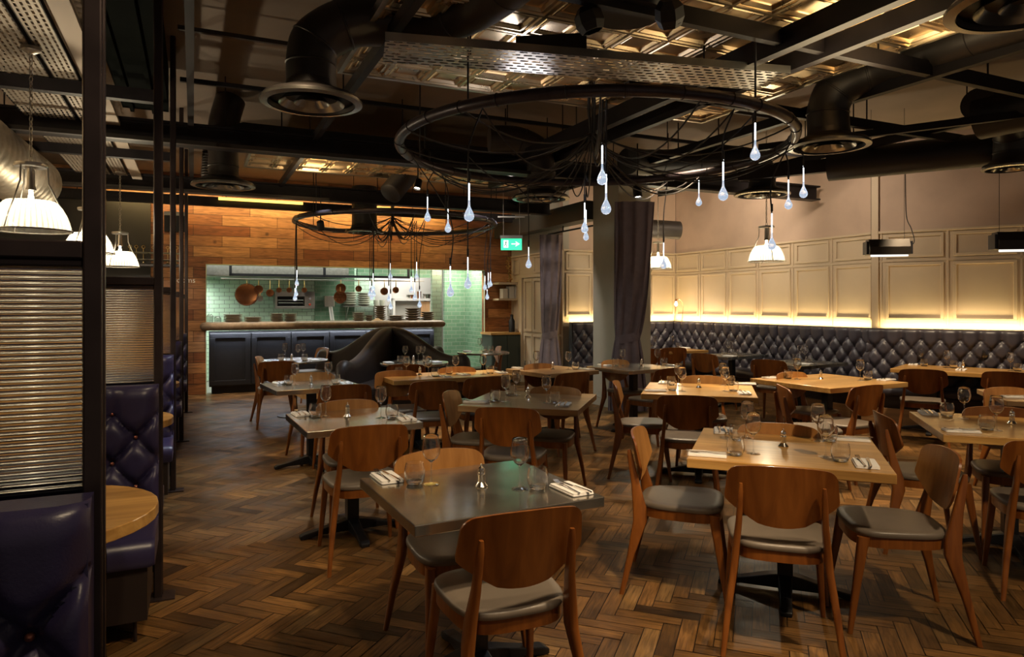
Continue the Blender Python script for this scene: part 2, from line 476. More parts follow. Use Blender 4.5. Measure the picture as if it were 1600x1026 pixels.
def ribbed():
    m = bpy.data.materials.new('ribbed_shade_glass'); m.use_nodes = True; nt = m.node_tree; nt.nodes.clear()
    out = nt.nodes.new('ShaderNodeOutputMaterial'); a = nt.nodes.new('ShaderNodeMixShader'); b = nt.nodes.new('ShaderNodeMixShader')
    t = nt.nodes.new('ShaderNodeBsdfTranslucent'); t.inputs[0].default_value = (1, .97, .9, 1)
    r = nt.nodes.new('ShaderNodeBsdfTransparent'); r.inputs[0].default_value = (.93, .93, .9, 1)
    g = nt.nodes.new('ShaderNodeBsdfGlossy'); g.inputs['Roughness'].default_value = .12
    b.inputs[0].default_value = .14
    tc = nt.nodes.new('ShaderNodeTexCoord'); sx = nt.nodes.new('ShaderNodeSeparateXYZ'); nt.links.new(tc.outputs['Object'], sx.inputs[0])
    an = nt.nodes.new('ShaderNodeMath'); an.operation = 'ARCTAN2'; nt.links.new(sx.outputs[0], an.inputs[0]); nt.links.new(sx.outputs[1], an.inputs[1])
    mu = nt.nodes.new('ShaderNodeMath'); mu.operation = 'MULTIPLY'; mu.inputs[1].default_value = 44; nt.links.new(an.outputs[0], mu.inputs[0])
    si = nt.nodes.new('ShaderNodeMath'); si.operation = 'SINE'; nt.links.new(mu.outputs[0], si.inputs[0])
    ma = nt.nodes.new('ShaderNodeMath'); ma.operation = 'MULTIPLY_ADD'; ma.inputs[1].default_value = .055; ma.inputs[2].default_value = .095; nt.links.new(si.outputs[0], ma.inputs[0])
    nt.links.new(ma.outputs[0], a.inputs[0])
    nt.links.new(r.outputs[0], a.inputs[1]); nt.links.new(t.outputs[0], a.inputs[2])
    nt.links.new(a.outputs[0], b.inputs[1]); nt.links.new(g.outputs[0], b.inputs[2]); nt.links.new(b.outputs[0], out.inputs[0])
    return m


M_shade = ribbed()
M_bulb = emitter('lamp_bulb', (1, .84, .58), 22)
M_glow = emitter('glow_rod', (.88, .94, 1), 3.4)
M_drop = solid_glass('drop_glass', (.93, .96, 1), 0, 1.40, (.66, .80, 1), .26)
M_reed = solid_glass('reeded_glass', (.97, .96, .93), .10, 1.45)
M_strip = emitter('led_strip', (1, .80, .42), 14)
M_cable = mat('black_cable', (.012, .010, .013), .55)
M_ring = mat('ring_steel', (.050, .040, .050), .36, .5, noise=.2)


# ------------------------------------------------------------------ the setting
def struct(mb, name, m, rz=PHI, **k):
    return tag(mb.obj(name, m, rz=rz, **k), kind='structure')


def floor():
    W_, n = .078, 4
    ang = PHI - pi / 4
    ca, sa = cos(ang), sin(ang)
    V = []; Fc = []; cols = []; uvs = []
    gap = .0022
    N = 150
    for i in range(-N, N):
        for j in range(-N, N):
            d = (i - j) % (2 * n)
            if d == 0: x0, y0, x1, y1 = i, j, i + n, j + 1; hor = True
            elif d == 2 * n - 1: x0, y0, x1, y1 = i, j, i + 1, j + n; hor = False
            else: continue
            cx, cy = (x0 + x1) / 2 * W_, (y0 + y1) / 2 * W_
            X, Y = cx * ca - cy * sa, cx * sa + cy * ca
            Y += 6.5
            bb = X * CP + Y * SP; aa = -X * SP + Y * CP
            if Y < .9 or bb < -2.4 or bb > 9 or aa > 12.7 or abs(X) > .80 * Y + .8: continue
            k = len(V)
            z = [random.uniform(-.0008, .0008) for _ in range(4)]
            q = [(x0 * W_ + gap, y0 * W_ + gap), (x1 * W_ - gap, y0 * W_ + gap), (x1 * W_ - gap, y1 * W_ - gap), (x0 * W_ + gap, y1 * W_ - gap)]
            for p, zz in zip(q, z):
                V.append((p[0] * ca - p[1] * sa, p[0] * sa + p[1] * ca + 6.5, zz))
            Fc.append((k, k + 1, k + 2, k + 3))
            t = random.random(); wgt = random.choice((.62, .85, .95, 1, 1.05, 1.18))
            c = [(.138 + .065 * t) * wgt, (.065 + .034 * t) * wgt, (.018 + .011 * t) * wgt]
            if random.random() < .12: c = [v * .45 for v in c]
            if random.random() < .10: c = [c[0] * 1.1, c[1] * 1.25, c[2] * 1.5]
            cols.append(c)
            ou, ov = random.uniform(0, 50), random.uniform(0, 50)
            L, w = n * W_, W_
            uq = [(0, 0), (L, 0), (L, w), (0, w)] if hor else [(0, 0), (0, w), (L, w), (L, 0)]
            if not hor: uq = [(0, 0), (0, w), (L, w), (L, 0)]
            uvs += [(u + ou, v + ov) for u, v in uq]
    k = len(V)
    base = [R(-2.5, -1.5, -.003), R(10.5, -1.5, -.003), R(10.5, 12.75, -.003), R(-2.5, 12.75, -.003)]
    V += [tuple(p) for p in base]; Fc.append((k, k + 1, k + 2, k + 3)); cols.append([.008, .004, .002]); uvs += [(0, 0)] * 4
    me = bpy.data.meshes.new('floor'); me.from_pydata(V, [], Fc)
    ca_ = me.color_attributes.new('tone', 'FLOAT_COLOR', 'CORNER')
    flat = []
    for c in cols: flat += [*c, 1] * 4
    ca_.data.foreach_set('color', flat)
    uv = me.uv_layers.new(name='grain'); uv.data.foreach_set('uv', [x for p in uvs for x in p])
    m, nt, b = nodes('herringbone_oak')
    at_ = nt.nodes.new('ShaderNodeVertexColor'); at_.layer_name = 'tone'
    um = nt.nodes.new('ShaderNodeUVMap'); um.uv_map = 'grain'
    mp = nt.nodes.new('ShaderNodeMapping'); mp.inputs['Scale'].default_value = (5, 60, 1)
    nt.links.new(um.outputs[0], mp.inputs['Vector'])
    nz = nt.nodes.new('ShaderNodeTexNoise'); nz.inputs['Scale'].default_value = 1.2; nz.inputs['Detail'].default_value = 6; nz.inputs['Distortion'].default_value = .8
    nt.links.new(mp.outputs[0], nz.inputs['Vector'])
    mr = nt.nodes.new('ShaderNodeMapRange'); mr.inputs['From Min'].default_value = .3; mr.inputs['From Max'].default_value = .7
    mr.inputs['To Min'].default_value = .50; mr.inputs['To Max'].default_value = 1.30
    nt.links.new(nz.outputs['Fac'], mr.inputs['Value'])
    tc = nt.nodes.new('ShaderNodeTexCoord')
    n2 = nt.nodes.new('ShaderNodeTexNoise'); n2.inputs['Scale'].default_value = 3.2; n2.inputs['Detail'].default_value = 6
    nt.links.new(tc.outputs['Object'], n2.inputs['Vector'])
    m2 = nt.nodes.new('ShaderNodeMapRange'); m2.inputs['From Min'].default_value = .35; m2.inputs['From Max'].default_value = .65
    m2.inputs['To Min'].default_value = .55; m2.inputs['To Max'].default_value = 1.15
    nt.links.new(n2.outputs['Fac'], m2.inputs['Value'])
    mu = nt.nodes.new('ShaderNodeMath'); mu.operation = 'MULTIPLY'; nt.links.new(mr.outputs[0], mu.inputs[0]); nt.links.new(m2.outputs[0], mu.inputs[1])
    mx = nt.nodes.new('ShaderNodeMix'); mx.data_type = 'RGBA'; mx.blend_type = 'MULTIPLY'; mx.inputs['Factor'].default_value = 1
    nt.links.new(at_.outputs['Color'], mx.inputs['A']); nt.links.new(mu.outputs[0], mx.inputs['B'])
    nt.links.new(mx.outputs['Result'], b.inputs['Base Color'])
    rr = nt.nodes.new('ShaderNodeMapRange'); rr.inputs['From Min'].default_value = .3; rr.inputs['From Max'].default_value = .7
    rr.inputs['To Min'].default_value = .30; rr.inputs['To Max'].default_value = .55; b.inputs['Specular IOR Level'].default_value = .32
    nt.links.new(n2.outputs['Fac'], rr.inputs['Value']); nt.links.new(rr.outputs[0], b.inputs['Roughness'])
    bp = nt.nodes.new('ShaderNodeBump'); bp.inputs['Strength'].default_value = .35; bp.inputs['Distance'].default_value = .0015
    nt.links.new(nz.outputs['Fac'], bp.inputs['Height']); nt.links.new(bp.outputs[0], b.inputs['Normal'])
    me.materials.append(m)
    o = bpy.data.objects.new('floor', me); COL.objects.link(o); tag(o, kind='structure')


floor()
ZC = 3.65
AK = 12.55                 # the boarded kitchen wall
OB0, OB1, OT = .20, 5.20, 2.17
mb = MB(); mb.box(-2.6, 11, -1, 15.2, ZC, ZC + .1); struct(mb, 'ceiling', M_ceil)
mb = MB()
mb.box(-2.6, OB0, AK, AK + .12, 0, ZC); mb.box(OB0, OB1, AK, AK + .12, OT, ZC); mb.box(OB1, 6.6, AK, AK + .12, 0, ZC)
struct(mb, 'wall_back', M_wallw)
mb = MB(); mb.box(-2.75, -2.6, -1, AK + .1, 0, ZC); struct(mb, 'wall_left', mat('left_wall_cream', (.62, .50, .36), .6, noise=.05, nscale=3))
for k in range(4):                 # washers added to brighten the booth wall behind the reeded glass
    area(R(-2.35, 2.86 + 2.21 * k, 3.0), 1.2, .08, 16, (-.25 * CP, -.25 * SP, -1), (1, .80, .52), PHI + pi / 2)
# kitchen behind the opening
mb = MB(); mb.box(-.6, 3.55, 14.7, 14.8, 0, 2.6); struct(mb, 'wall_kitchen', M_tile)
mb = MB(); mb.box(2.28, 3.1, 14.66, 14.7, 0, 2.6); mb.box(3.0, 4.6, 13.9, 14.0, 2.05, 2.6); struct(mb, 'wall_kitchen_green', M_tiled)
mb = MB(); mb.box(3.55, 5.3, 15.0, 15.1, 0, 2.6); struct(mb, 'wall_kitchen_white', mat('dull_white', (.40, .38, .35), .6))
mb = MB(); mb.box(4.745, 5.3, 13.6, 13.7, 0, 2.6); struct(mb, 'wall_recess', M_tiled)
mb = MB(); mb.box(4.26, 4.46, 12.95, 13.05, 0, 2.6); struct(mb, 'wall_pier', bricks('lit_pier_tile', (.36, .50, .36), (.42, .56, .42), (.25, .30, .22), .185, .079, .005, .10, 'xz'))  # the light on the pier is put into its brighter tile colour
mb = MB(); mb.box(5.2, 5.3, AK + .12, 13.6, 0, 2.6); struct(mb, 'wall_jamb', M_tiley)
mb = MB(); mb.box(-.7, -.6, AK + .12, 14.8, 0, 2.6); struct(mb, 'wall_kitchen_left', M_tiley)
mb = MB(); mb.box(-.7, 5.4, AK + .13, 15.2, 2.6, 2.65); struct(mb, 'ceiling_kitchen', M_white)
mb = MB(); mb.box(-.7, 5.4, AK + .1, 15.2, -.05, -.01); struct(mb, 'floor_kitchen', mat('kitchen_floor', (.25, .24, .22), .5))
area(R(1.7, 13.15, 2.5), 3.2, .4, 45, (-SP * .45, CP * .45, -1), (.93, 1, .90))
area(R(1.2, 14.1, 2.12), 3.0, .5, 480, (-SP * .3, CP * .3, -1), (.93, 1, .90))
area(R(4.6, 12.95, 2.55), .9, .4, 60, (0, 0, -1), (1, .96, .85))
area(R(4.0, 14.5, 2.55), 1.2, .5, 40, (0, 0, -1), (1, .97, .92))

# cream panelled walls of the alcove
ZP = 2.45
WALLS = [('wall_cupboards', R(5.79, 12.55), R(5.79, 10.43)), ('wall_alcove_back', R(5.79, 10.43), R(8.2, 10.43)),
         ('wall_right', R(8.2, 10.43), Vector((4.79, 9.05, 0)))]
d2 = Vector((.82, -.573, 0)).normalized()
WALLS.append(('wall_right_front', Vector((4.79, 9.05, 0)), Vector((4.79, 9.05, 0)) + d2 * 5.5))


def wall_frame(p, q):
    d = (q - p); L = d.length; return L, atan2(d.y, d.x)


def wall_local(mb, name, m, p, q, bevel=0):
    L, rz = wall_frame(p, q)
    o = mb.obj(name, m, loc=p, rz=rz, bevel=bevel); tag(o, kind='structure'); return o


def panel_trim(mb, x0, x1, z0, z1, t=.022, w=.035):
    """raised frame standing on the wall's face (face is at local y = 0, room side is -y)"""
    for a, b_, c, d in ((x0, x1, z0, z0 + w), (x0, x1, z1 - w, z1), (x0, x0 + w, z0 + w, z1 - w), (x1 - w, x1, z0 + w, z1 - w)):
        mb.box(a, b_, -t, 0, c, d)


seams = {'wall_right': [0, .70, 1.40, 2.11, 2.82, 3.52, 4.20]}
for name, p, q in WALLS:
    L, rz = wall_frame(p, q)
    mb = MB(); mb.box(0, L, 0, .12, 0, ZP); wall_local(mb, name, M_cream, p, q)
    mb = MB(); mb.box(0, L, .004, .12, ZP, ZC); wall_local(mb, name + '_upper', M_plaster if name != 'wall_cupboards' else M_pill, p, q)
    mb = MB(); mb.box(0, L, -.03, .02, ZP - .03, ZP)
    if name == 'wall_cupboards':
        xs = [0.06, .42, 1.0, 1.58, 2.1]
        for i in range(4):
            if i != 1: panel_trim(mb, xs[i] + .02, xs[i + 1] - .02, 2.08, 2.40)
        for i, (u, v) in enumerate(((.05, .42), (.62, .98), (1.0, 1.36), (1.38, 1.6), (1.64, 2.05))):
            panel_trim(mb, u, v, .98, 1.98, .03, .05); panel_trim(mb, u, v, .1, .94, .03, .05)
        mb.box(.47, .57, -.05, 0, 0, 2.03); mb.box(.47, 1.65, -.05, 0, 2.0, 2.05)
    else:
        if name in seams: xs = seams[name]
        elif name == 'wall_alcove_back': xs = [0, .60, 1.2, 1.8, 2.41]
        else: xs = [.05 + .74 * i for i in range(8)]
        for i in range(len(xs) - 1):
            panel_trim(mb, xs[i] + .055, xs[i + 1] - .045, 2.10, 2.40)
            panel_trim(mb, xs[i] + .055, xs[i + 1] - .045, 1.29, 2.03)
            mb.box(xs[i] - .012, xs[i] + .012, -.012, 0, 1.2, 2.43)
        mb.box(0, L, -.012, 0, 2.045, 2.075)
    wall_local(mb, 'trim_' + name[5:], M_cream, p, q, .004)
# plaster shaft of the party wall step
mb = MB(); mb.box(-.06, .02, -.03, 0, 0, 3.3); wall_local(mb, 'trim_corner', M_cream, WALLS[3][1], WALLS[3][2])
# LED ledge: a strip on top of the banquettes, lights hidden behind the backs
for name, p, q in WALLS[1:]:
    L, rz = wall_frame(p, q)
    n = Vector((sin(rz), -cos(rz), 0))
    c = (p + q) / 2 + n * .07 + Vector((0, 0, 1.195))
    l = area(c, L - .1, .03, 5.0 * L, (-.35 * n.x, -.35 * n.y, 1), (1, .74, .34), rz)
# pillar
mb = MB(); mb.box(5.48, 6.04, 8.25, 8.94, .11, ZC); struct(mb, 'pillar', M_pill, bevel=.01)
mb = MB(); mb.box(5.465, 6.055, 8.235, 8.955, 0, .11); struct(mb, 'baseboard_pillar', M_pill)
# bulkhead over the cupboards
mb = MB(); mb.box(5.35, 5.62, 8.94, 12.4, 2.78, 3.06); o = struct(mb, 'bulkhead', mat('bulkhead_grey', (.035, .036, .030), .5))
# dark back wall recess at the far left with shelf
mb = MB(); mb.box(-2.6, -.62, 12.38, 12.5, 1.05, 3.2); struct(mb, 'wall_recess_left', mat('dark_recess', (.03, .025, .02), .6))



# ------------------------------------------------------------------ chair
def make_chair():
    t = thing('dining_chair', 'chair', 'chair')
    # seat pad
    mb = MB(); rings = []
    for s_, z in ((.95, .440), (.99, .442), (1.0, .450), (.995, .461), (.965, .468), (.80, .4715), (.4, .4725)):
        rings.append([(x * s_, y * s_ + .005, z) for x, y in superell(.43, .43, 3.6, 48, .17)])
    mb.rings(rings); mb.obj('seat', M_seat, t, 50)
    mb = MB()
    o1 = [(x * .965, y * .965 + .005) for x, y in superell(.43, .43, 3.6, 48, .17)]
    o2 = [(x * .87, y * .87 + .005) for x, y in superell(.43, .43, 3.6, 48, .17)]
    mb.rings([[(x, y, .392) for x, y in o2], [(x, y, .392) for x, y in o1], [(x, y, .440) for x, y in o1], [(x, y, .440) for x, y in o2]], cap0=False, cap1=False)
    mb.obj('seat_frame', M_chair, t, 30)
    for sx in (-1, 1):
        def rr(cx, cy, z, w, d): return [(cx + x, cy + y, z) for x, y in rrect(w, d, min(w, d) * .35, 3)]
        mb = MB()
        mb.rings([rr(sx * .222, .238, 0, .022, .022), rr(sx * .205, .205, .22, .032, .036), rr(sx * .190, .172, .435, .036, .052)])
        mb.obj('leg', M_chair, t, 40)
        mb = MB()
        mb.rings([rr(sx * .238, -.285, 0, .022, .024), rr(sx * .215, -.240, .20, .030, .038), rr(sx * .190, -.196, .375, .032, .072),
                  rr(sx * .184, -.200, .445, .030, .070), rr(sx * .172, -.222, .56, .027, .045), rr(sx * .166, -.251, .70, .022, .030), rr(sx * .165, -.256, .735, .014, .018)])
        mb.obj('leg', M_chair, t, 40)
    # plywood back
    zb, zt = .545, .815
    def hw(z):
        u = (z - zb) / (zt - zb)
        if u < .36:
            return .095 + .138 * sin(u / .36 * pi / 2) ** .9
        if u < .8: return .233 - .010 * (u - .36) / .44
        k = (u - .8) / .2
        return .223 - .045 * (1 - sqrt(max(0, 1 - k * k)))
    mb = MB()
    nz, nx = 16, 16
    def P(u, v, off):
        k = v * nz
        vv = v
        # ease rows towards top and bottom
        vv = .5 - .5 * cos(pi * v)
        z = zb + (zt - zb) * vv
        x = (2 * u - 1) * hw(z)
        bot = .022 * (abs(x) / .13) ** 2 * (1 - vv) ** 3
        top = -.016 * (abs(x) / .2) ** 2.5 * vv ** 4
        y = -.222 - (z - zb) * .16 + .85 * x * x + off
        return (x, y, z + bot + top)
    v = []
    for off in (0, .011):
        for j in range(nz + 1):
            for i in range(nx + 1): v.append(P(i / nx, j / nz, off))
    f = []; S = (nx + 1) * (nz + 1); idx = lambda i, j, s: s * S + j * (nx + 1) + i
    for j in range(nz):
        for i in range(nx):
            f.append((idx(i, j, 0), idx(i + 1, j, 0), idx(i + 1, j + 1, 0), idx(i, j + 1, 0)))
            f.append((idx(i, j, 1), idx(i, j + 1, 1), idx(i + 1, j + 1, 1), idx(i + 1, j, 1)))
    bd = [(i, 0) for i in range(nx)] + [(nx, j) for j in range(nz)] + [(i, nz) for i in range(nx, 0, -1)] + [(0, j) for j in range(nz, 0, -1)]
    for k in range(len(bd)):
        a, b_ = bd[k], bd[(k + 1) % len(bd)]
        f.append((idx(*b_, 0), idx(*a, 0), idx(*a, 1), idx(*b_, 1)))
    mb.add(v, f, True); o = mb.obj('backrest', [M_chair_b, M_chair_in], t, 40)
    for k, pl in enumerate(o.data.polygons):          # the sitter's side is paler ply
        if k < 2 * nx * nz and k % 2: pl.material_index = 1
    return t


chair_at = copies(make_chair())
NCH = []


def chair(px, py, face, label, group=None, dx=0, dy=0):
    """px, py: middle of the back's top edge; face: heading in degrees"""
    th = radians(face); f = Vector((cos(th), sin(th), 0))
    p = on(px, py, .81); p.z = 0
    p += f * .255
    p += Vector((dx, dy, 0))
    chair_at(p, th - pi / 2, label, group)
    NCH.append(p)


# ------------------------------------------------------------------ tables
TB = {}


def solve_rect(c):
    q = [on(x, y, .75) for x, y in c]
    e = (q[1] - q[0]).normalized() + (q[2] - q[3]).normalized()
    g = (q[3] - q[0]).normalized() + (q[2] - q[1]).normalized()
    a = atan2(e.y, e.x); b_ = atan2(g.y, g.x) - pi / 2
    ang = (a + b_) / 2
    w = ((q[1] - q[0]).length + (q[2] - q[3]).length) / 2
    d = ((q[3] - q[0]).length + (q[2] - q[1]).length) / 2
    ctr = sum(q, Vector()) / 4
    return ctr.x, ctr.y, w, d, ang


def pedestal(t, n=1, w=0, h=.71):
    for k in range(n):
        cx = 0 if n == 1 else (-w / 4 + k * w / 2)
        mb = MB(); mb.box(cx - .038, cx + .038, -.038, .038, .05, h); mb.obj('column', M_black, t, bevel=.004)
        mb = MB()
        for i in range(4):
            a = i * pi / 2; M = Matrix.Translation((cx, 0, 0)) @ Matrix.Rotation(a, 4, 'Z')
            def r4(x, w_, z0, z1): return [(x, -w_, z0), (x, w_, z0), (x, w_, z1), (x, -w_, z1)]
            mb.rings([r4(.0, .036, .02, .10), r4(.08, .034, .02, .085), r4(.22, .028, .018, .05), r4(.31, .030, .0, .035), r4(.335, .026, .0, .022)], smooth=False, M=M)
        mb.obj('cross_foot', M_black, t, bevel=.005)
        mb = MB(); mb.box(cx - .16, cx + .16, -.16, .16, h - .004, h + .003); mb.obj('mounting_plate', M_black, t)


def table(key, phrase, label, m, geo, th=.042, n=1):
    x, y, w, d, ang = geo
    t = thing('dining_table', label, 'table', (x, y, 0), ang)
    mb = MB(); mb.box(-w / 2, w / 2, -d / 2, d / 2, .75 - th, .75); mb.obj('tabletop', m, t, bevel=.004)
    pedestal(t, n, w, .75 - th)
    TB[key] = dict(phrase=phrase, x=x, y=y, ang=ang)
    return geo


def round_table(key, phrase, label, m, x, y, r, th=.03):
    t = thing('round_table', label, 'table', (x, y, 0), PHI)
    mb = MB(); mb.lathe([(0.001, .75 - th), (r - .006, .75 - th), (r, .75 - th + .006), (r, .744), (r - .006, .75), (.001, .75)], 48); mb.obj('tabletop', m, t, 30)
    mb = MB(); mb.lathe([(.035, .03), (.035, .75 - th)], 20); mb.obj('column', M_black, t)
    mb = MB(); mb.lathe([(.001, 0), (.22, 0), (.22, .012), (.06, .035), (.001, .04)], 32); mb.obj('round_foot', M_black, t)
    TB[key] = dict(phrase=phrase, x=x, y=y, ang=PHI)


def frm_FL(flx, fly, deg, w, d):
    a = radians(deg); u = Vector((cos(a), sin(a))); v = Vector((-u.y, u.x))
    c = Vector((flx, fly)) + u * w / 2 + v * d / 2
    return c.x, c.y, w, d, a


def frm_C(x, y, deg, w, d): return x, y, w, d, radians(deg)


G1 = table('T1', 'the nearest zinc table', 'nearest square table with a polished zinc top, two places laid', M_zinc, solve_rect([(645.8, 821.3), (943, 775.6), (810.9, 716.8), (565.4, 747.5)]))
G2 = table('T2', 'the nearest oak table', 'nearest square oak table, laid for four in the right foreground', M_oak, solve_rect([(1068.3, 716), (1394.5, 739.9), (1363.8, 682.8), (1102.6, 669)]), .046)
G3 = table('T3', 'the oak table cut by the right edge', 'thick square oak table cut by the right edge of the view', M_oak, frm_FL(2.487, 3.975, -19, .92, .9), .046)
G4 = table('T4', 'the second zinc table', 'square zinc-topped table left of centre, behind the nearest zinc table', M_zinc, solve_rect([(475.3, 674.7), (666.7, 659.1), (602.7, 635.6), (449.5, 646.1)]))
G5 = table('T5', 'the dark oak centre table', 'square dark oak table in the middle of the room, laid for three', M_oakd, solve_rect([(717.2, 633), (897.2, 640.8), (937.5, 615), (768.8, 610.3)]), .046)
G6 = table('T6', 'the cornerwise oak table', 'pale oak table set cornerwise in front of the right banquette', M_oak, solve_rect([(1298.9, 607.8), (1410.6, 596.6), (1287, 582.8), (1179.4, 590.9)]), .046)
G7 = table('T7', 'the oak table behind the nearest oak one', 'square oak table right of centre, directly behind the nearest oak table', M_oak, frm_FL(1.08, 5.78, -16, .93, .88), .046)
G8 = table('T8', 'the greenish zinc table', 'small zinc table with a greenish sheen, beside the curved black sofa', M_zinc, solve_rect([(427, 612.7), (558.6, 601.5), (537, 590.7), (415.5, 598.8)]))
G10 = table('T10', 'the long oak table', 'long oak table in front of the curved black sofa', M_oak, solve_rect([(619.5, 596), (797, 584.5), (775, 577), (589, 585.3)]), .046, 2)
G11 = table('T11', 'the oak table by the mauve curtain', 'dark-edged oak table set cornerwise in front of the mauve curtain', M_oakd, frm_C(.46, 7.92, 36.4, .76, .76), .046)
G12 = table('T12', 'the zinc table by the pillar', 'pale zinc-topped table cornerwise in front of the square pillar', M_zinc, frm_FL(1.31, 7.72, 34, .85, .74))
G13 = table('T13', 'the farthest oak table', 'small oak table at the far banquette, right of the pillar', M_oak, frm_C(2.72, 11.35, 24.8, .78, .62))
G14 = table('T14', 'the left grey banquette table', 'grey zinc table at the banquette, the left of two there', M_zincr, frm_FL(3.05, 9.73, 34, .92, .6))
G15 = table('T15', 'the right grey banquette table', 'grey zinc table at the banquette, the right of two there', M_zincr, frm_FL(3.48, 8.31, 33, 1.0, .72))
G16 = table('T16', 'the long banquette table', 'long oak table standing along the right-hand banquette', M_oak, frm_FL(4.41, 8.04, -41, 1.5, .8), .046, 2)
G17 = table('T17', 'the table corner at far right', 'table corner with napkins, half out of view at the right edge', M_oakd, frm_FL(3.84, 5.35, -20, .8, .8))
round_table('T9', 'the left round table', 'round zinc table in front of the panelled kitchen counter', M_zinc, -2.93, 9.28, .44)
round_table('T18', 'the round table inside the sofa', 'round zinc table in the crook of the curved black sofa', M_zinc, -1.26, 8.9, .44)
round_table('T19', 'the right round table', 'round zinc table in front of the green tiled doorway', M_zinc, -.45, 10.84, .41)

# ------------------------------------------------------------------ chairs in the photo
A1, A2, A4, A5, A6, A7, A8, A10 = [math.degrees(g[4]) for g in (G1, G2, G4, G5, G6, G7, G8, G10)]
chair(825, 799, 112, 'nearest chair of all, tucked under the near side of the nearest zinc table')
chair(682, 703, A1 - 90, 'honey-coloured chair back at the far side of the nearest zinc table')
chair(1222, 731, 73, 'chair seen from behind at the near side of the nearest oak table')
chair(990, 671, A2 + 3, 'chair seen side-on at the left of the nearest oak table')
chair(1484, 703, 168, 'chair facing left at the right side of the nearest oak table')
chair(1216, 662, A2 - 90, 'chair with pale back top at the far side of the nearest oak table')
chair(1372, 645, -12, 'side-on chair between the nearest oak table and the one cut by the edge')
chair(1655, 692, 66, 'chair cut by the right edge at the near side of the cut-off oak table')
chair(1560, 636, -109, 'chair with low honey back behind the oak table cut by the right edge')
chair(580, 665, 113, 'chair seen from behind at the near side of the second zinc table')
chair(541, 625, A4 - 90, 'chair at the far side of the second zinc table, seat showing left')
chair(541, 601, 112, 'chair seen from behind in front of the greenish zinc table')
chair(486, 582, A8 - 90, 'chair facing the camera behind the greenish zinc table')
chair(434, 564, 112, 'chair seen from behind in front of the left round table')
chair(401, 557, 10, 'side-on chair at the left of the left round table')
chair(508, 543, -140, 'chair behind the left round table, beside the sofa end')
chair(680, 595, 108, 'left of two chairs on the near side of the long oak table')
chair(762, 589, 112, 'right of two chairs on the near side of the long oak table')
chair(617, 579, A10 - 90, 'left of two chairs tucked behind the long oak table')
chair(712, 573, A10 - 90, 'right of two chairs tucked behind the long oak table')
chair(634, 569, 96, 'chair with its back to us at the round table inside the sofa')
chair(790, 637, 78, 'chair seen from behind at the near side of the dark oak centre table')
chair(698, 612, A5 + 4, 'side-on chair at the left of the dark oak centre table')
chair(870, 604, A5 - 95, 'chair at the far side of the dark oak centre table')
chair(899, 582, 124, 'chair seen from behind in front of the oak table by the mauve curtain')
chair(838, 568, -52, 'chair behind the oak table by the mauve curtain')
chair(958, 562, -58, 'chair left of the zinc table by the pillar, facing the camera')
chair(1048, 575, 128, 'chair with its back to us right of the zinc table by the pillar')
chair(959, 596, A7 + 4, 'side-on chair at the left of the oak table behind the nearest oak one')
chair(1074, 618, 76, 'dark chair from behind at the oak table behind the nearest oak one')
chair(1100, 587, A7 - 92, 'chair at the far side of the oak table behind the nearest oak one')
chair(1097, 552, 38, 'chair with its back to us at the left grey banquette table')
chair(1054, 543, 100, 'right of two chairs in front of the farthest oak table')
chair(1016, 545, 110, 'left of two chairs in front of the farthest oak table')
chair(1199, 562, 50, 'chair with its back to us at the right grey banquette table')
chair(1232, 581, A6 - 88, 'pale chair behind the cornerwise oak table, facing the camera')
chair(1218, 602, -8, 'side-on chair at the left corner of the cornerwise oak table')
chair(1361, 602, 118, 'chair with its back to us at the right corner of the cornerwise oak table')
chair(1442, 577, 60, 'left of two dark chairs in front of the long banquette table')
chair(1575, 581, 55, 'right of two dark chairs in front of the long banquette table')
chair(1566, 605, -80, 'honey-coloured chair behind the table corner at far right')
chair(782, 541, -170, 'chair right of the right round table by the green cabinet')


# ------------------------------------------------------------------ tableware
def make_wine():
    t = thing('wine_glass', 'x', 'glass')
    o = [(.0045, .092), (.010, .097), (.024, .108), (.035, .126), (.0385, .145), (.037, .168), (.033, .190), (.0305, .205)]
    i = [(r - .0013, z + .0006) for r, z in reversed(o)]
    mb = MB(); mb.lathe(o + i[:-1] + [(.001, .0965)], 24); mb.obj('bowl', M_glass, t, 60)
    mb = MB(); mb.lathe([(.0085, .006), (.0045, .012), (.0035, .03), (.0034, .075), (.005, .092)], 12); mb.obj('stem', M_glassf, t, 60)
    mb = MB(); mb.lathe([(.001, 0), (.034, 0), (.0345, .0015), (.018, .0035), (.0085, .006)], 24); mb.obj('foot', M_glassf, t, 60)
    return t


def make_tumbler():
    o = [(.001, 0), (.027, 0), (.034, .006), (.041, .025), (.0435, .045), (.042, .065), (.0385, .082), (.037, .088)]
    i = [(.0355, .088), (.037, .082), (.0405, .065), (.042, .045), (.0395, .027), (.033, .013), (.001, .011)]
    mb = MB(); mb.lathe(o + i, 28); o = mb.obj('tumbler', M_glass, None, 60); return tag(o, 'x', 'glass')


def make_grinder():
    t = thing('salt_grinder', 'x', 'grinder')
    mb = MB(); mb.lathe([(.001, 0), (.025, 0), (.026, .004), (.018, .014), (.014, .020), (.015, .026), (.0135, .045), (.0155, .050), (.0155, .056), (.013, .060)], 20); mb.obj('body', M_chrome, t)
    mb = MB(); mb.lathe([(.013, .060), (.0145, .068), (.012, .078), (.006, .083), (.003, .086), (.004, .090), (.002, .095), (.0005, .096)], 20); mb.obj('knob', M_chrome, t)
    return t


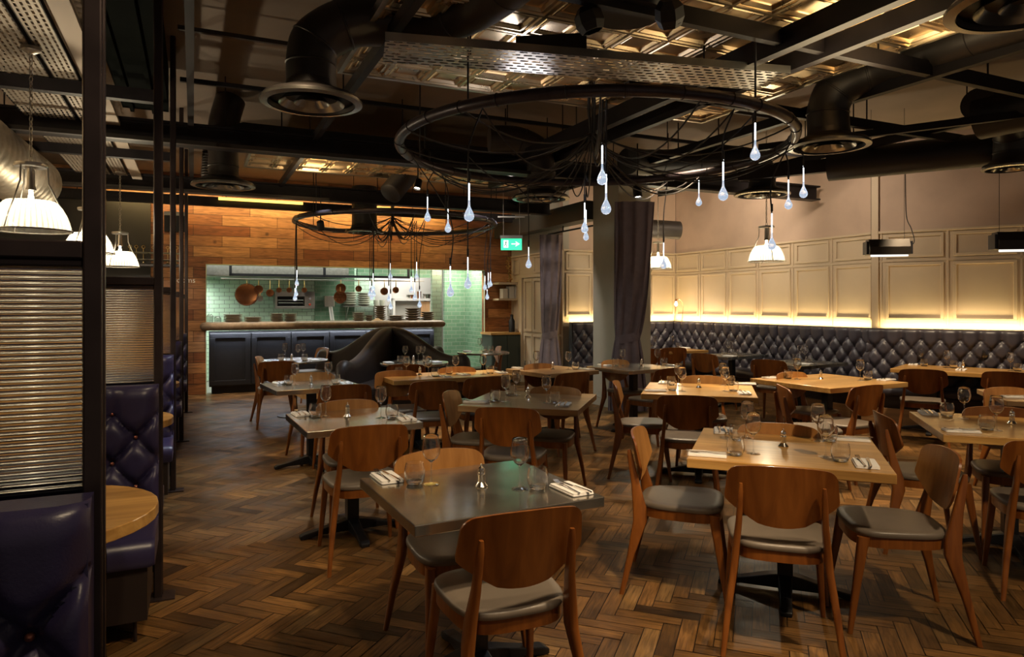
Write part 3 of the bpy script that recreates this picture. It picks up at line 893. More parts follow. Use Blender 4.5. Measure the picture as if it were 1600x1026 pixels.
def make_napkin():
    mb = MB()
    for k in range(2):
        w, d = .10 - .004 * k, .185 - .006 * k
        ol = rrect(w, d, .008, 3, .002 * k, .001 * k)
        mb.rings([[(x, y, .001 + k * .006) for x, y in ol], [(x * 1.01, y * 1.005, .004 + k * .006) for x, y in ol], [(x * .985, y * .99, .007 + k * .006) for x, y in ol]])
    o = mb.obj('napkin', M_linen, None, 50); return tag(o, 'x', 'napkin')


def make_fork():
    mb = MB()
    mb.rings([[(x * s_, y0, .0015 + z0), (x * s_, y0, z0 + .0035), (-x * s_, y0, z0 + .0035), (-x * s_, y0, .0015 + z0)] for x, y0, z0, s_ in
              ((.004, -.095, 0, 1), (.0045, -.05, .001, 1), (.0028, .0, .004, 1), (.003, .03, .004, 1), (.009, .045, .003, 1), (.010, .058, .002, 1))], smooth=False)
    for k in range(4):
        x = -.0082 + k * .00547
        mb.rings([[(x - .0014, y, z), (x + .0014, y, z), (x + .0014, y, z + .002), (x - .0014, y, z + .002)] for y, z in ((.057, .003), (.08, .006), (.098, .011))], smooth=False)
    o = mb.obj('fork', M_chrome, None); return tag(o, 'x', 'fork')


def make_knife():
    mb = MB()
    mb.rings([[(x0, y0, .0015), (x1, y0, .0015), (x1, y0, z1), (x0, y0, z1)] for y0, x0, x1, z1 in
              ((-.11, -.004, .004, .006), (-.09, -.006, .006, .007), (.0, -.004, .004, .006), (.005, -.007, .006, .003), (.06, -.009, .006, .003), (.10, -.004, .005, .0025), (.112, .001, .003, .002))], smooth=False)
    o = mb.obj('knife', M_chrome, None); return tag(o, 'x', 'knife')


PUT = {'wine': copies(make_wine()), 'tumbler': copies(make_tumbler()), 'grinder': copies(make_grinder()),
       'napkin': copies(make_napkin()), 'fork': copies(make_fork()), 'knife': copies(make_knife())}
WORD = {'wine': 'clear stemmed wine glass', 'tumbler': 'short round clear tumbler', 'grinder': 'small chrome salt grinder',
        'napkin': 'folded white napkin', 'fork': 'silver fork lying on a napkin', 'knife': 'silver knife lying on a napkin'}
GRP = {'wine': 'wine glasses on the tables', 'tumbler': 'tumblers on the tables', 'grinder': 'salt grinders on the tables',
       'napkin': 'napkins on the tables', 'fork': 'forks on the napkins', 'knife': 'knives on the napkins'}
ORD = ['first', 'second', 'third', 'fourth', 'fifth', 'sixth', 'seventh']

# positions seen in the photograph, on the level of the table tops
SET = {
 'T1': dict(wine=[(673.8, 756.4), (812.3, 763.5)], tumbler=[(648, 755.6), (840.5, 763.5)], grinder=[(752, 760)], napkin=[(604, 748, 'y'), (892, 766, 'y')]),
 'T2': dict(wine=[(1177, 708.7), (1167.7, 684), (1290, 713.8), (1278, 689)], tumbler=[(1149.4, 711), (1152, 688), (1313.3, 720.4), (1296, 689)], grinder=[(1224, 697.7)],
            napkin=[(1105, 711, 'x'), (1129, 674, 'y'), (1352, 726, 'y'), (1330, 687, 'x')]),
 'T3': dict(wine=[(1506.7, 653.4), (1557, 672.4)], tumbler=[(1479.7, 650.4), (1541.8, 671.6)], grinder=[(1581.3, 662)], napkin=[(1450, 646, 'y'), (1502, 674, 'x')]),
 'T4': dict(wine=[(509, 650), (595.3, 652.3)], tumbler=[(492.8, 650.8), (612.5, 653)], grinder=[(543, 650.8)], napkin=[(470, 648, 'y'), (634.7, 655, 'y')]),
 'T5': dict(wine=[(790.3, 627.5), (807, 617.3), (854, 629)], tumbler=[(774, 626.7), (798, 617.5), (867, 629.8)], grinder=[(824.7, 621.3)], napkin=[(744, 628.5, 'x'), (880.5, 633, 'y')]),
 'T6': dict(wine=[(1246, 592.5), (1344.2, 594.5)], tumbler=[(1231.4, 591.4), (1356, 593)], grinder=[(1282.5, 592.2)], napkin=[(1205, 590.6, 'x'), (1385, 593.8, 'x')]),
 'T7': dict(wine=[(1065.6, 610.6), (1060, 602.3), (1133, 610.6), (1129.5, 601.6)], tumbler=[(1050.4, 610), (1048.5, 602.6), (1146, 611.3), (1141, 602)], grinder=[(1092, 606)],
            napkin=[(1024, 611, 'x'), (1037, 598.5, 'y'), (1165, 600, 'x'), (1163, 615, 'y')]),
 'T8': dict(wine=[(461, 601.3), (513, 599.3)], tumbler=[(451, 600.8), (525, 600)], grinder=[(486, 601.3)], napkin=[(437, 599, 'y'), (540, 599, 'y')]),
 'T9': dict(wine=[(445.4, 559.5), (465.4, 561.6), (474, 559.5)], tumbler=[(439, 562.8), (476, 563.3)], grinder=[(456, 563)], napkin=[(492, 562.6, 'y')]),
 'T10': dict(wine=[(635, 586.9), (669.4, 588.4), (712, 585.3), (755, 584.4)], tumbler=[(623, 586.2), (680, 588.4), (702, 584.2), (766, 583.8)], grinder=[(656, 586)],
             napkin=[(607, 585.2, 'y'), (695, 588.8, 'y'), (724, 585.4, 'y'), (783, 582.6, 'y')]),
 'T11': dict(wine=[(838.3, 576), (888.2, 577)], tumbler=[(824.6, 575), (899, 577)], grinder=[(863.6, 577)], napkin=[(810, 575.5, 'y'), (916, 577, 'y')]),
 'T12': dict(wine=[(973, 570.9), (1027.3, 570.7)], tumbler=[(962, 571), (1038, 570)], grinder=[(1002.6, 572)], napkin=[(945, 570.5, 'y'), (1053, 571.5, 'y')]),
 'T13': dict(wine=[(1024, 543), (1051.4, 543)], tumbler=[(1017, 544), (1059, 543.5)], napkin=[(1070, 543.5, 'y')]),
 'T14': dict(wine=[(1138, 553.3), (1142, 554.5)], tumbler=[(1132, 554), (1149, 554.3)], napkin=[(1140, 556.3, 'y')]),
 'T15': dict(wine=[(1250, 563), (1257.8, 565)], tumbler=[(1243, 563), (1264, 567)], napkin=[(1258, 569, 'y')]),
 'T16': dict(wine=[(1439, 570), (1479.5, 574.6), (1539.5, 574), (1579, 579)], tumbler=[(1444, 572), (1490, 575), (1531, 573), (1590, 580)], grinder=[(1505, 574.7)],
             napkin=[(1427, 569.5, 'y'), (1501.8, 578, 'y'), (1519, 570.3, 'y')]),
 'T17': dict(napkin=[(1587, 621, 'x')]),
 'T18': dict(wine=[(633, 564.3), (653.7, 565), (660.5, 564)], tumbler=[(625.4, 566), (665, 566)], grinder=[(646, 566)], napkin=[(607, 566.8, 'y'), (682, 566, 'y')]),
 'T19': dict(wine=[(750, 548.4)], tumbler=[(757, 549), (767, 549)], napkin=[(730, 549, 'y')]),
}
NOCUT = {'T13', 'T14', 'T15', 'T18', 'T19', 'T9'}
for key, items in SET.items():
    t = TB[key]
    for kind, L in items.items():
        L = sorted(L, key=lambda e: e[0]); n = len(L)
        for i, e in enumerate(L):
            if n == 1: s_ = ''
            elif n == 2: s_ = ', ' + ['left', 'right'][i] + ' one'
            else: s_ = ', ' + ORD[i] + ' from left'
            lab = lambda k: WORD[k] + ' on ' + t['phrase'] + s_ if k in ('wine', 'tumbler', 'grinder', 'napkin') else WORD[k].split(' lying')[0] + ' on ' + ('the' if n == 1 else 'the ' + (['left', 'right'][i] if n == 2 else ORD[i])) + ' napkin of ' + t['phrase']
            p = on(e[0], e[1], .75); p.z = .7505
            if kind != 'napkin':
                PUT[kind](p, random.uniform(0, 6), lab(kind), GRP[kind])
            else:
                rz = t['ang'] + (0 if e[2] == 'y' else pi / 2) + random.uniform(-.12, .12)
                PUT['napkin'](p, rz, lab('napkin'), GRP['napkin'])
                if key not in NOCUT:
                    for k, off in (('fork', -.018), ('knife', .016)):
                        q = p + Vector((cos(rz), sin(rz), 0)) * off; q.z = .7505 + .0125
                        PUT[k](q, rz + random.uniform(-.08, .08), lab(k), GRP[k])


# ------------------------------------------------------------------ leather: tufted backs
def tuft(u, z, pu, pz, ztop, depth=.028, rows=3, soft=.45):
    """height of buttoned upholstery at u (along), z (up); buttons on a diamond lattice below ztop"""
    s = (z - ztop) / pz
    if s > 0:                       # pleats run up from the top row of buttons
        a = abs(sin(pi * u / pu))
        k = max(0, 1 - s * .55)
        return depth * ((1 - (1 - min(1, a * a * 1.05)) ** 2.6) * k + (1 - k) * 1.0)
    p = u / pu + s / 1.0 * .5 * 1
    q = u / pu - s / 1.0 * .5 * 1
    h = 1 - (1 - min(1, abs(sin(pi * p)) * abs(sin(pi * q)) * 1.05)) ** 2.6
    dp = abs(p - round(p)); dq = abs(q - round(q))
    return depth * (h - .55 * math.exp(-(dp * dp + dq * dq) / .012))


def tufted(mb, L, z0, z1, pu, pz, ztop, y_face, thick, depth=.03, nu=None, nz=40, off=0.0):
    """front face towards -y"""
    nu = nu or int(L / .014)
    def fn(i, j):
        x = i * L; z = z0 + (z1 - z0) * j
        h = tuft(x + off, z, pu, pz, ztop, depth)
        e = min(x, L - x) / .02
        if e < 1: h *= e ** .5
        rnd = 0
        zt = (z1 - z) / .05
        if zt < 1: rnd = thick * .35 * (1 - sqrt(max(0, 1 - (1 - zt) ** 2)))
        return (x, y_face - h + rnd, z)
    mb.grid(fn, nu, nz)
    mb.box(0.002, L - .002, y_face + thick * .35, y_face + thick, z0, z1)
    # top closing strip
    mb.add([(0, y_face + thick * .35 - depth, z1), (L, y_face + thick * .35 - depth, z1), (L, y_face + thick, z1), (0, y_face + thick, z1)], [(0, 1, 2, 3)])
    mb.add([(0, y_face - .002, z0), (0, y_face + thick, z0), (0, y_face + thick, z1), (0, y_face + .03, z1)], [(0, 1, 2, 3)])
    mb.add([(L, y_face - .002, z0), (L, y_face + thick, z0), (L, y_face + thick, z1), (L, y_face + .03, z1)], [(3, 2, 1, 0)])


def banquette(name, label, p, q, zt=1.19, depth=.62, pu=.205):
    """runs from p to q along a wall; local +y points into the wall"""
    L, rz = wall_frame(p, q)
    t = thing(name, label, 'banquette', p, rz, 'banquette sections along the cream walls')
    mb = MB(); tufted(mb, L - .006, .46, zt, pu, .128, zt - .12, -.24, .13, .042, nz=64); mb.obj('back', M_gleather, t, 60)
    mb = MB()
    prof = [(-.20, .38), (-depth + .02, .38), (-depth, .40), (-depth - .005, .44), (-depth + .01, .475), (-depth + .05, .49), (-.25, .495), (-.20, .49)]
    mb.rings([[(x, y, z) for y, z in prof] for x in (0, .01, L - .016, L - .006)], smooth=True); mb.obj('seat', M_gleather, t, 50)
    mb = MB(); mb.box(0, L - .006, -depth + .06, -.10, .28, .38); mb.box(0, L - .006, -depth + .10, -.10, 0.14, .28); mb.obj('seat_base', M_bleather, t)
    mb = MB(); mb.box(0, L - .006, -depth + .02, -.10, 0.0, .22); mb.obj('plinth', M_kick, t)
    return t


M_kick = wood('kick_board', (.16, .075, .028), (.26, .13, .05), .45, 0)
n0 = Vector((SP, -CP, 0))
P0 = R(8.2, 10.43); P1 = Vector((4.79, 9.05, 0))
banquette('banquette', 'tufted banquette section seen between the mauve curtain and the pillar', R(5.85, 10.43), R(6.75, 10.43))
banquette('banquette', 'tufted banquette section in the far corner, right of the pillar', R(6.75, 10.43), R(8.0, 10.43))
dd = (P1 - P0).normalized(); Lr = (P1 - P0).length
cuts = [.06, 1.35, 2.75, Lr + .25]
labs = ['tufted banquette section behind the left grey table, next to the corner', 'tufted banquette section behind the right grey table', 'tufted banquette section left of the black seam, below the first heater']
for k in range(3):
    banquette('banquette', labs[k], P0 + dd * cuts[k], P0 + dd * (cuts[k + 1] if k < 2 else Lr + .10))
banquette('banquette', 'tufted banquette section behind the long oak table, right of the seam', P1 - d2 * .10, P1 + d2 * 2.6)

# ------------------------------------------------------------------ booth dividers on the left
PB = -.15
PA = [1.75 + 2.21 * k for k in range(5)]
ords = ['nearest', 'second', 'third', 'fourth', 'fifth']


PBK = [-.18, -.145, -.13, -.10, -.07]


def make_divider(k):
    a = PA[k]; PB = PBK[k]
    LW = 2.25
    t = thing('booth_screen', ords[k] + ' steel-framed booth screen with reeded glass, counted from the camera', 'screen', R(PB, a), PHI, 'screens between the booths')
    mb = MB(); mb.box(-.036, 0, -.02, .045, 0.006, ZC); mb.box(-.040, .004, .003, .022, .01, ZC); mb.obj('post', M_post, t, bevel=.004)
    mb = MB(); mb.box(-LW, -.036, -.02, .04, 1.597, 1.636); mb.box(-LW, -.036, -.008, .022, 1.580, 1.597); mb.obj('top_rail', M_post, t, bevel=.004)
    mb = MB()
    nr = 40; z0, z1 = 1.10, 1.582
    n = nr * 8
    def fr(u, v, s):
        z = z0 + (z1 - z0) * v
        return (-LW + .02 + u * (LW - .056), s + (.0042 * abs(cos(pi * nr * v)) ** .8 * (1 if s > 0 else -1)), z)
    mb.grid(lambda u, v: fr(u, v, -.003), 1, n); mb.grid(lambda u, v: (fr(1 - u, v, .003)[0], .004, fr(u, v, .003)[2]), 1, n)
    g = mb.obj('reeded_glass', M_reed, t, 80)
    mb = MB(); mb.box(-.12, .06, -.06, .06, 0, .008); mb.obj('floor_plate', M_post, t)
    return t


M_button = mat('copper_button', (.45, .17, .12), .3, .8)


def booth_bench(label, b1, a, face, depth=.52, LW=1.9):
    """bench whose back stands against the screen; face = -1 looks to the camera, +1 away"""
    rz = PHI if face < 0 else PHI + pi
    t = thing('booth_bench', label, 'bench', R(b1, a), rz, 'navy leather booth benches')
    x0, x1 = (-LW, 0) if face < 0 else (0, LW)
    # back
    mb = MB(); m2 = MB()
    Lw = x1 - x0
    nu, nz = 200, 84
    z0, z1 = .42, 1.10
    def f2(i, j):
        x = i * Lw; z = z0 + (z1 - z0) * j
        u = (x1 - x0 - x) if face < 0 else x
        h = tuft(u, z, .20, .12, .97, .042, soft=.45)
        zt = (z1 - z) / .06; rnd = 0
        if zt < 1: rnd = .045 * (1 - sqrt(max(0, 1 - (1 - zt) ** 2)))
        e = min(x, Lw - x) / .03
        if e < 1: rnd += .03 * (1 - sqrt(max(0, 1 - (1 - e) ** 2)))
        return (x0 + x, -.115 - h + rnd, z)
    mb.grid(f2, nu, nz); mb.box(x0 + .004, x1 - .004, -.10, -.002, z0, z1 - .004); bk = mb.obj('back', M_leather, t, 70)
    first = None
    for s in range(5):
        z = .97 - .12 * s
        for i in range(11):
            u = .20 * i + (.10 if s % 2 else 0)
            if .05 < u < (Lw - .05 if u < .6 or a < 3 else 0):
                x = (x1 - u) if face < 0 else x0 + u
                if first is None:
                    mb = MB(); mb.lathe([(.001, .006), (.006, .004), (.009, 0), (.009, -.006)], 12, Matrix.Rotation(pi / 2, 4, 'X'))
                    first = bo = mb.obj('button', M_button, bk)
                else:
                    bo = first.copy(); COL.objects.link(bo); bo.parent = bk
                bo.location = (x, -.113, z)
    mb = MB()
    d = depth
    prof = [(-.11, .34), (-d + .015, .34), (-d, .36), (-d - .004, .42), (-d + .012, .45), (-d + .05, .462), (-.16, .465), (-.11, .46)]
    xs = ((x0, .9), (x0 + .015, 1), (x1 - .02, 1), (x1, .93))
    mb.rings([[(x, -.3 + (y + .3) * s_, .4 + (z - .4) * s_) for y, z in prof] for x, s_ in xs], smooth=True); mb.obj('seat', M_leather, t, 50)
    mb = MB(); mb.box(x0 + .02, x1 - .03, -d + .035, -.05, .10, .34); mb.obj('seat_base', M_bleather, t)
    for x in (x0 + .1, x1 - .08):
        for y in (-d + .07, -.08):
            mb = MB(); mb.tube([(x, y, 0), (x, y, .11)], .008, 8); mb.obj('leg', M_post, t)
    return t


for k in range(5): make_divider(k)
for k in range(5):
    booth_bench(ords[k] + ' tufted navy booth bench turned to the camera', PBK[k] - .010, PA[k] - .022, -1)
    if k < 4:
        booth_bench(ords[k] + ' navy booth bench turned away, beyond the ' + ords[k] + ' screen', PBK[k] - .010, PA[k] + .047, 1)
for k in range(4):
    a = PA[k] + 1.12
    t = thing('booth_table', ords[k] + ' round-ended oak table in the left booths, counted from the camera', 'table', R(-.12, a + .08), PHI, 'booth tables')
    ol = []
    Rr = .41; LL = 1.75
    for i in range(17):
        an = -pi / 2 + pi * i / 16; ol.append((-Rr + Rr * cos(an), Rr * sin(an)))
    for i in range(17):
        an = pi / 2 + pi * i / 16; ol.append((-LL + Rr + Rr * cos(an), Rr * sin(an)))
    mb = MB(); mb.prism(ol, .705, .75); mb.obj('tabletop', M_oak, t, bevel=.004)
    mb = MB()
    mb.tube([(-.95, 0, .02), (-.95, 0, .705)], .045, 16); mb.obj('column', M_black, t)
    mb = MB(); mb.lathe([(.001, 0), (.25, 0), (.25, .012), (.07, .035), (.001, .04)], 28, Matrix.Translation((-.95, 0, 0))); mb.obj('round_foot', M_black, t)

# ------------------------------------------------------------------ curved black sofa (four wings from one peak)
SCX, SCY = -1.85, 10.45


def sofa():
    t = thing('curved_sofa', 'large curved black leather sofa with four scrolled wings rising to a central peak', 'sofa', (SCX, SCY, 0), 0)
    ends = [(-3.12, 11.0), (-2.16, 8.55), (-.58, 9.75), (-1.2, 11.9)]
    for e in ends:
        e = Vector((e[0] - SCX, e[1] - SCY, 0)); L = e.length; d = e.normalized(); s = Vector((-d.y, d.x, 0))
        rings = []
        N = 28
        for i in range(N + 1):
            u = i / N
            top = .76 + (1.155 - .76) * (.5 + .5 * cos(pi * min(1, max(0, (u - .04) / .78)))) + (.03 * sin(pi * (u - .82) / .18) if u > .82 else 0)
            th = .085
            k = 1
            if u > .90:
                w = (u - .90) / .10
                k = sqrt(max(0.0, 1 - w * w)) * .85 + .15
                top = .10 + (top - .10) * (.72 + .28 * sqrt(max(0, 1 - w * w)))
            th *= k
            c = d * (u * L)
            ring = []
            for (sx, zz) in ((-1, .08), (-1, .3), (-1, .6), (-1, top - .10), (-.9, top - .045), (-.55, top - .01), (0, top), (.55, top - .01), (.9, top - .045), (1, top - .10), (1, .6), (1, .3), (1, .08)):
                if zz > top - .1 and abs(sx) == 1: zz = min(zz, top - .1)
                zz = min(zz, top)
                ring.append(c + s * (sx * th) + Vector((0, 0, zz)))
            rings.append(ring)
        mb = MB(); mb.rings(rings); mb.obj('wing', M_bleather, t, 60)
    # seats in the two crooks that face us
    for (e1, e2) in ((1, 2), (0, 1)):
        v1 = Vector((ends[e1][0] - SCX, ends[e1][1] - SCY, 0)); v2 = Vector((ends[e2][0] - SCX, ends[e2][1] - SCY, 0))
        d1, d2_ = v1.normalized(), v2.normalized(); L1, L2 = v1.length * .93, v2.length * .93
        # outline: along wing 1, an arc, back along wing 2
        cr = d1 * .52 + d2_ * .52
        def q(t_): return (d1 * L1 + d2_ * .42) * (1 - t_) ** 2 + cr * 1.05 * 2 * t_ * (1 - t_) + (d2_ * L2 + d1 * .42) * t_ ** 2
        pts = [Vector((0, 0, 0)) + (d1 + d2_) * .05, d1 * L1 + d2_ * .06] + [q(i / 14) for i in range(15)] + [d2_ * L2 + d1 * .06]
        ol = [(p.x, p.y) for p in pts]
        area2 = sum(ol[i][0] * ol[(i + 1) % len(ol)][1] - ol[(i + 1) % len(ol)][0] * ol[i][1] for i in range(len(ol)))
        if area2 < 0: ol = ol[::-1]
        mb = MB(); mb.prism(ol, .34, .46); mb.obj('seat', M_bleather, t, bevel=.025, seg=3)
        c0 = sum((Vector((x, y)) for x, y in ol), Vector((0, 0))) / len(ol)
        ol2 = [tuple(c0 + (Vector(p) - c0) * .96) for p in ol]
        mb = MB(); mb.prism(ol2, 0.01, .35); mb.obj('seat_base', M_bleather, t)


sofa()

# ------------------------------------------------------------------ kitchen counter and what stands on it
t = thing('kitchen_counter', 'long navy panelled counter below the kitchen hatch', 'counter', R(0, AK), PHI)
CT = 1.195
mb = MB(); mb.box(.24, 4.16, -.02, .30, .12, 1.04); mb.obj('body', M_navycab, t, bevel=.004)
mb = MB(); mb.box(.28, 4.12, .03, .28, 0, .12); mb.obj('plinth', M_black, t)
pw = (4.16 - .24) / 6
for i in range(6):
    x0 = .24 + i * pw; x1 = x0 + pw
    mb = MB()
    for a_, b_, c_, d_ in ((x0 + .01, x1 - .01, .14, .22), (x0 + .01, x1 - .01, .93, 1.01), (x0 + .01, x0 + .09, .22, .93), (x1 - .09, x1 - .01, .22, .93)):
        mb.box(a_, b_, -.05, -.018, c_, d_)
    mb.obj('panel_frame', M_navycab, t, bevel=.004)
mb = MB()
def cap(x, s=1): return [(x, -.18 + .07 * (1 - cos(a)) * 0 + -.06 * sin(a) * s, CT - .065 + .065 * -cos(a) * s) for a in [pi * i / 8 for i in range(9)]] + [(x, .42, CT - .065 + .065 * s), (x, .42, CT - .065 - .065 * s)]
mb.rings([cap(.10, .3), cap(.12, .8), cap(.16, 1), cap(4.24, 1), cap(4.30, .8), cap(4.33, .3)]); mb.obj('worktop', M_counter, t, 50)
area(R(2.2, AK - .10, 1.045), 3.9, .03, 22, (-.0, .0, -1), (.80, .88, 1), PHI)
# brass edge at the opening
mb = MB()
mb.box(OB0 - .012, OB0, AK - .015, AK + .13, 0, OT); mb.box(OB0 - .012, OB1, AK - .015, AK + .13, OT - .012, OT); mb.box(OB1, OB1 + .012, AK - .015, AK + .13, 0, OT)
struct(mb, 'trim_opening', mat('pale_trim', (.55, .60, .42), .4))


def ka(x, y, a):            # sight line meets the plane at room depth a
    k = (x - 800) / F
    # X = b*CP - a*SP ; Y = b*SP + a*CP ; X = k*Y
    b_ = (k * a * CP + a * SP) / (CP - k * SP)
    P = R(b_, a); return b_, CH - (y - HZ) / F * P.y, P.y


def stack(x0, x1, y0, label, n, m=None, shape='plate', a=AK + .12, zb=CT, cat='plates', name='plate'):
    b0, _, Y = ka(x0, y0, a); b1, zt, _ = ka(x1, y0, a)
    r = (b1 - b0) / 2; H = zt - zb; h = H / n
    m = m or M_plate
    for i in range(n):
        mb = MB(); z = i * h
        if shape == 'plate': mb.lathe([(.001, 0), (r * .62, 0), (r * .7, h * .15), (r, h * .7), (r, h * .95), (r * .96, h * .95), (r * .6, h * .4), (.001, h * .4)], 24)
        else: mb.lathe([(.001, 0), (r * .5, 0), (r * .8, h * .5), (r, h * .92), (r, h * 1.0), (r * .96, h), (r * .75, h * .6), (.001, h * .5)], 24)
        o = mb.obj(name, m, loc=R((b0 + b1) / 2, a, zb + z + .001))
        pos = 'at the bottom' if i == 0 else ('on top' if i == n - 1 else ORD[i] + ' from bottom')
        tag(o, '%s %s, %s' % ('stoneware ' + name, label, pos), name, 'stacked ' + name + 's')


stack(349, 379, 491, 'in the leftmost stack on the counter', 5)
stack(381, 409, 495, 'in the second stack from left on the counter', 4)
stack(422.3, 442.6, 489.5, 'in the third stack on the counter', 5)
stack(444, 463.5, 490, 'in the fourth stack on the counter', 5)
stack(551, 569.5, 488, 'in the stack left of the tall bowls', 5)
stack(571, 582.5, 492.5, 'in the low stack beside the tall bowls', 3)
stack(585, 603, 477.5, 'in the tall bowl stack', 7, None, 'bowl', name='bowl')
stack(605.5, 631, 492.5, 'in the flat stack mid-counter', 3)
stack(633, 656.5, 481.5, 'in the large deep stack near the counter end', 5, None, 'bowl', name='bowl')
stack(657.6, 678.6, 487, 'in the last stack on the counter', 4, None, 'bowl', name='bowl')
# wall shelf with pale stacks
AS = 14.5
t = thing('wall_shelf', 'steel shelf on the green tiled kitchen wall carrying pale plates', 'shelf', R(0, AS), PHI)
bs0, zs, _ = ka(534, 477.5, AS); bs1, _, _ = ka(612, 477, AS)
mb = MB(); mb.box(bs0, bs1, -.16, .18, zs - .02, zs); mb.obj('shelf_board', M_steel, t)
for x in (bs0 + .1, bs1 - .35, bs1 - .05):
    mb = MB(); mb.box(x, x + .02, -.14, .18, zs - .30, zs - .28); mb.box(x, x + .02, .16, .18, zs - .3, zs); mb.bar((x + .01, .17, zs - .3), (x + .01, -.14, zs - .02), .015, .015); mb.obj('bracket', M_steel, t)
stack(536, 557, 456, 'in the left stack on the kitchen wall shelf', 6, M_platel, 'plate', AS, zs)
stack(558.5, 578.5, 457.5, 'in the right stack on the kitchen wall shelf', 6, M_platel, 'plate', AS, zs)
for i, x in enumerate((588, 597)):
    b_, z_, _ = ka(x, 468, AS)
    mb = MB(); mb.lathe([(.001, 0), (.045, 0), (.055, .05), (.055, .12), (.05, .12), (.05, .05), (.001, .01)], 20)
    tag(mb.obj('pot', M_platel, loc=R(b_, AS, zs + .001)), ['left', 'right'][i] + ' small pale pot on the kitchen wall shelf', 'pot', 'pots on the shelf')
# jars
for i, (x, r, h) in enumerate(((328, .05, .14), (340, .055, .10))):
    b_, _, _ = ka(x, 500, AK + .12)
    mb = MB(); mb.lathe([(.001, 0), (r, 0), (r, h * .75), (r * .6, h * .9), (r * .65, h), (r * .55, h), (r * .5, h * .9), (r * .9, h * .72), (r * .9, .01), (.001, .008)], 20)
    tag(mb.obj('glass_jar', M_glass, loc=R(b_, AK + .12, CT + .001)), ['tall glass jar at the far left end of the counter', 'squat glass jar beside the leftmost plates'][i], 'jar')
# crumpled cloth
b_, _, _ = ka(588, 498, AK + .10)
mb = MB(); mb.grid(lambda u, v: ((u - .5) * .22, (v - .5) * .12, .002 + .035 * sin(pi * u) * sin(pi * v) * (1 + .4 * sin(11 * u + 5 * v))), 20, 12)
tag(mb.obj('cloth', mat('tan_cloth', (.5, .36, .22), .9), loc=R(b_, AK + .02, CT + .001), rz=PHI), 'crumpled tan cloth beneath the tall bowl stack', 'cloth')

# hood and hanging rail
t = thing('extractor_hood', 'steel extractor hood above the kitchen', 'hood', R(0, 13.6), PHI)
h0, hz1, _ = ka(323, 415, 13.6); h1, hz0, _ = ka(545, 433, 13.6)
mb = MB(); mb.box(h0 - .3, h1, 0, 1.0, hz0, 2.58); mb.obj('canopy', mat('dull_steel', (.20, .19, .17), .38, .9, noise=.15), t)
mb = MB(); mb.box(h0 - .2, h1 - .1, .02, .9, hz0 - .012, hz0 - .001); mb.obj('filter', M_steel, t)
t = thing('hanging_rack', 'black steel frame with a rail for hanging pans', 'rack', R(0, 13.3), PHI)
r0, rz0, _ = ka(358, 433, 13.3); r1, rz1, _ = ka(640, 433, 13.3); rzz = (rz0 + rz1) / 2
mb = MB(); mb.box(r0, r1, -.02, .02, rzz, rzz + .045); mb.box(r0, r0 + .045, -.02, .02, rzz, 2.45); mb.box(r1 - .045, r1, -.02, .02, rzz, 2.45)
rm, _, _ = ka(505, 433, 13.3); mb.box(rm, rm + .045, -.02, .02, rzz, 2.45); mb.obj('frame', M_black, t)
mb = MB(); q0, _, _ = ka(345, 438, 13.3); mb.tube([(q0, 0, rzz - .05), (r1 + .3, 0, rzz - .05)], .012, 10); mb.obj('rail', M_steel, t)


def pan(px, py, r, label, hang=437, m=None, deep=.5, tilt=0.1, kind='copper_pan', brasshandle=True, holes=False):
    b_, z, Y = ka(px, py, 13.26); rr_ = r / F * Y
    _, zr, _ = ka(px, hang, 13.26)
    t = thing(kind, label, 'pan', R(b_, 13.26, z), PHI, 'pans hanging in the kitchen')
    Mx = Matrix.Rotation(pi / 2 + tilt, 4, 'X')
    mb = MB(); mb.lathe([(.001, -rr_ * deep), (rr_ * .8, -rr_ * deep), (rr_ * .97, -rr_ * deep * .8), (rr_, 0), (rr_ * .96, 0), (rr_ * .92, -rr_ * deep * .75), (rr_ * .76, -rr_ * deep * .9), (.001, -rr_ * deep * .9)], 28, Mx)
    mb.obj('bowl', m or M_copper, t, 50)
    mb = MB()
    top = max(zr - z, rr_ + .05)
    mb.tube([(0, 0, rr_ * .9), (0, -.01, rr_ + .25 * (top - rr_)), (0, 0, top)], [.012, .009, .006], 8); mb.obj('handle', M_brass if brasshandle else M_steel, t)
    if holes:
        mb = MB()
        for i in range(7):
            a_ = i * pi / 3; q = .5 * rr_ if i < 6 else 0
            mb.lathe([(.001, -rr_ * deep * .55), (rr_ * .2, -rr_ * deep * .6), (rr_ * .22, -rr_ * deep * .9)], 12, Mx @ Matrix.Translation((q * cos(a_), q * sin(a_), 0)))
        mb.obj('cups', M_copper, t)
    return t


pan(385.7, 460, 17.5, 'largest copper pan hanging at the left of the kitchen', deep=.45)
pan(404, 452, 7, 'oval pan hanging right of the largest copper pan', deep=.3)
pan(406, 466, 5, 'small round skimmer below the oval pan', 460, M_steel, .2)
pan(422, 457.5, 6, 'copper saucepan, first right of the oval pan')
pan(436, 453, 4.2, 'small copper saucepan, second right of the oval pan')
pan(452, 453, 4.2, 'small copper saucepan above the grill, left one')
pan(475.5, 453, 4.2, 'small copper saucepan above the grill, right one')
pan(532.5, 450.5, 8, 'round copper pan hanging behind the patterned pan', deep=.3)
pan(531.5, 464, 10, 'shallow copper pan with seven round cups', 448, deep=.3, holes=True)
pan(560.5, 451, 5, 'small copper ladle pan above the pale plates')
pan(581, 453, 4.5, 'copper saucepan hidden behind the lit drops')
pan(600.5, 455, 6, 'dark copper saucepan right of the pale plates', deep=.6)
pan(618.5, 453, 5, 'last copper saucepan on the rack', deep=.6)
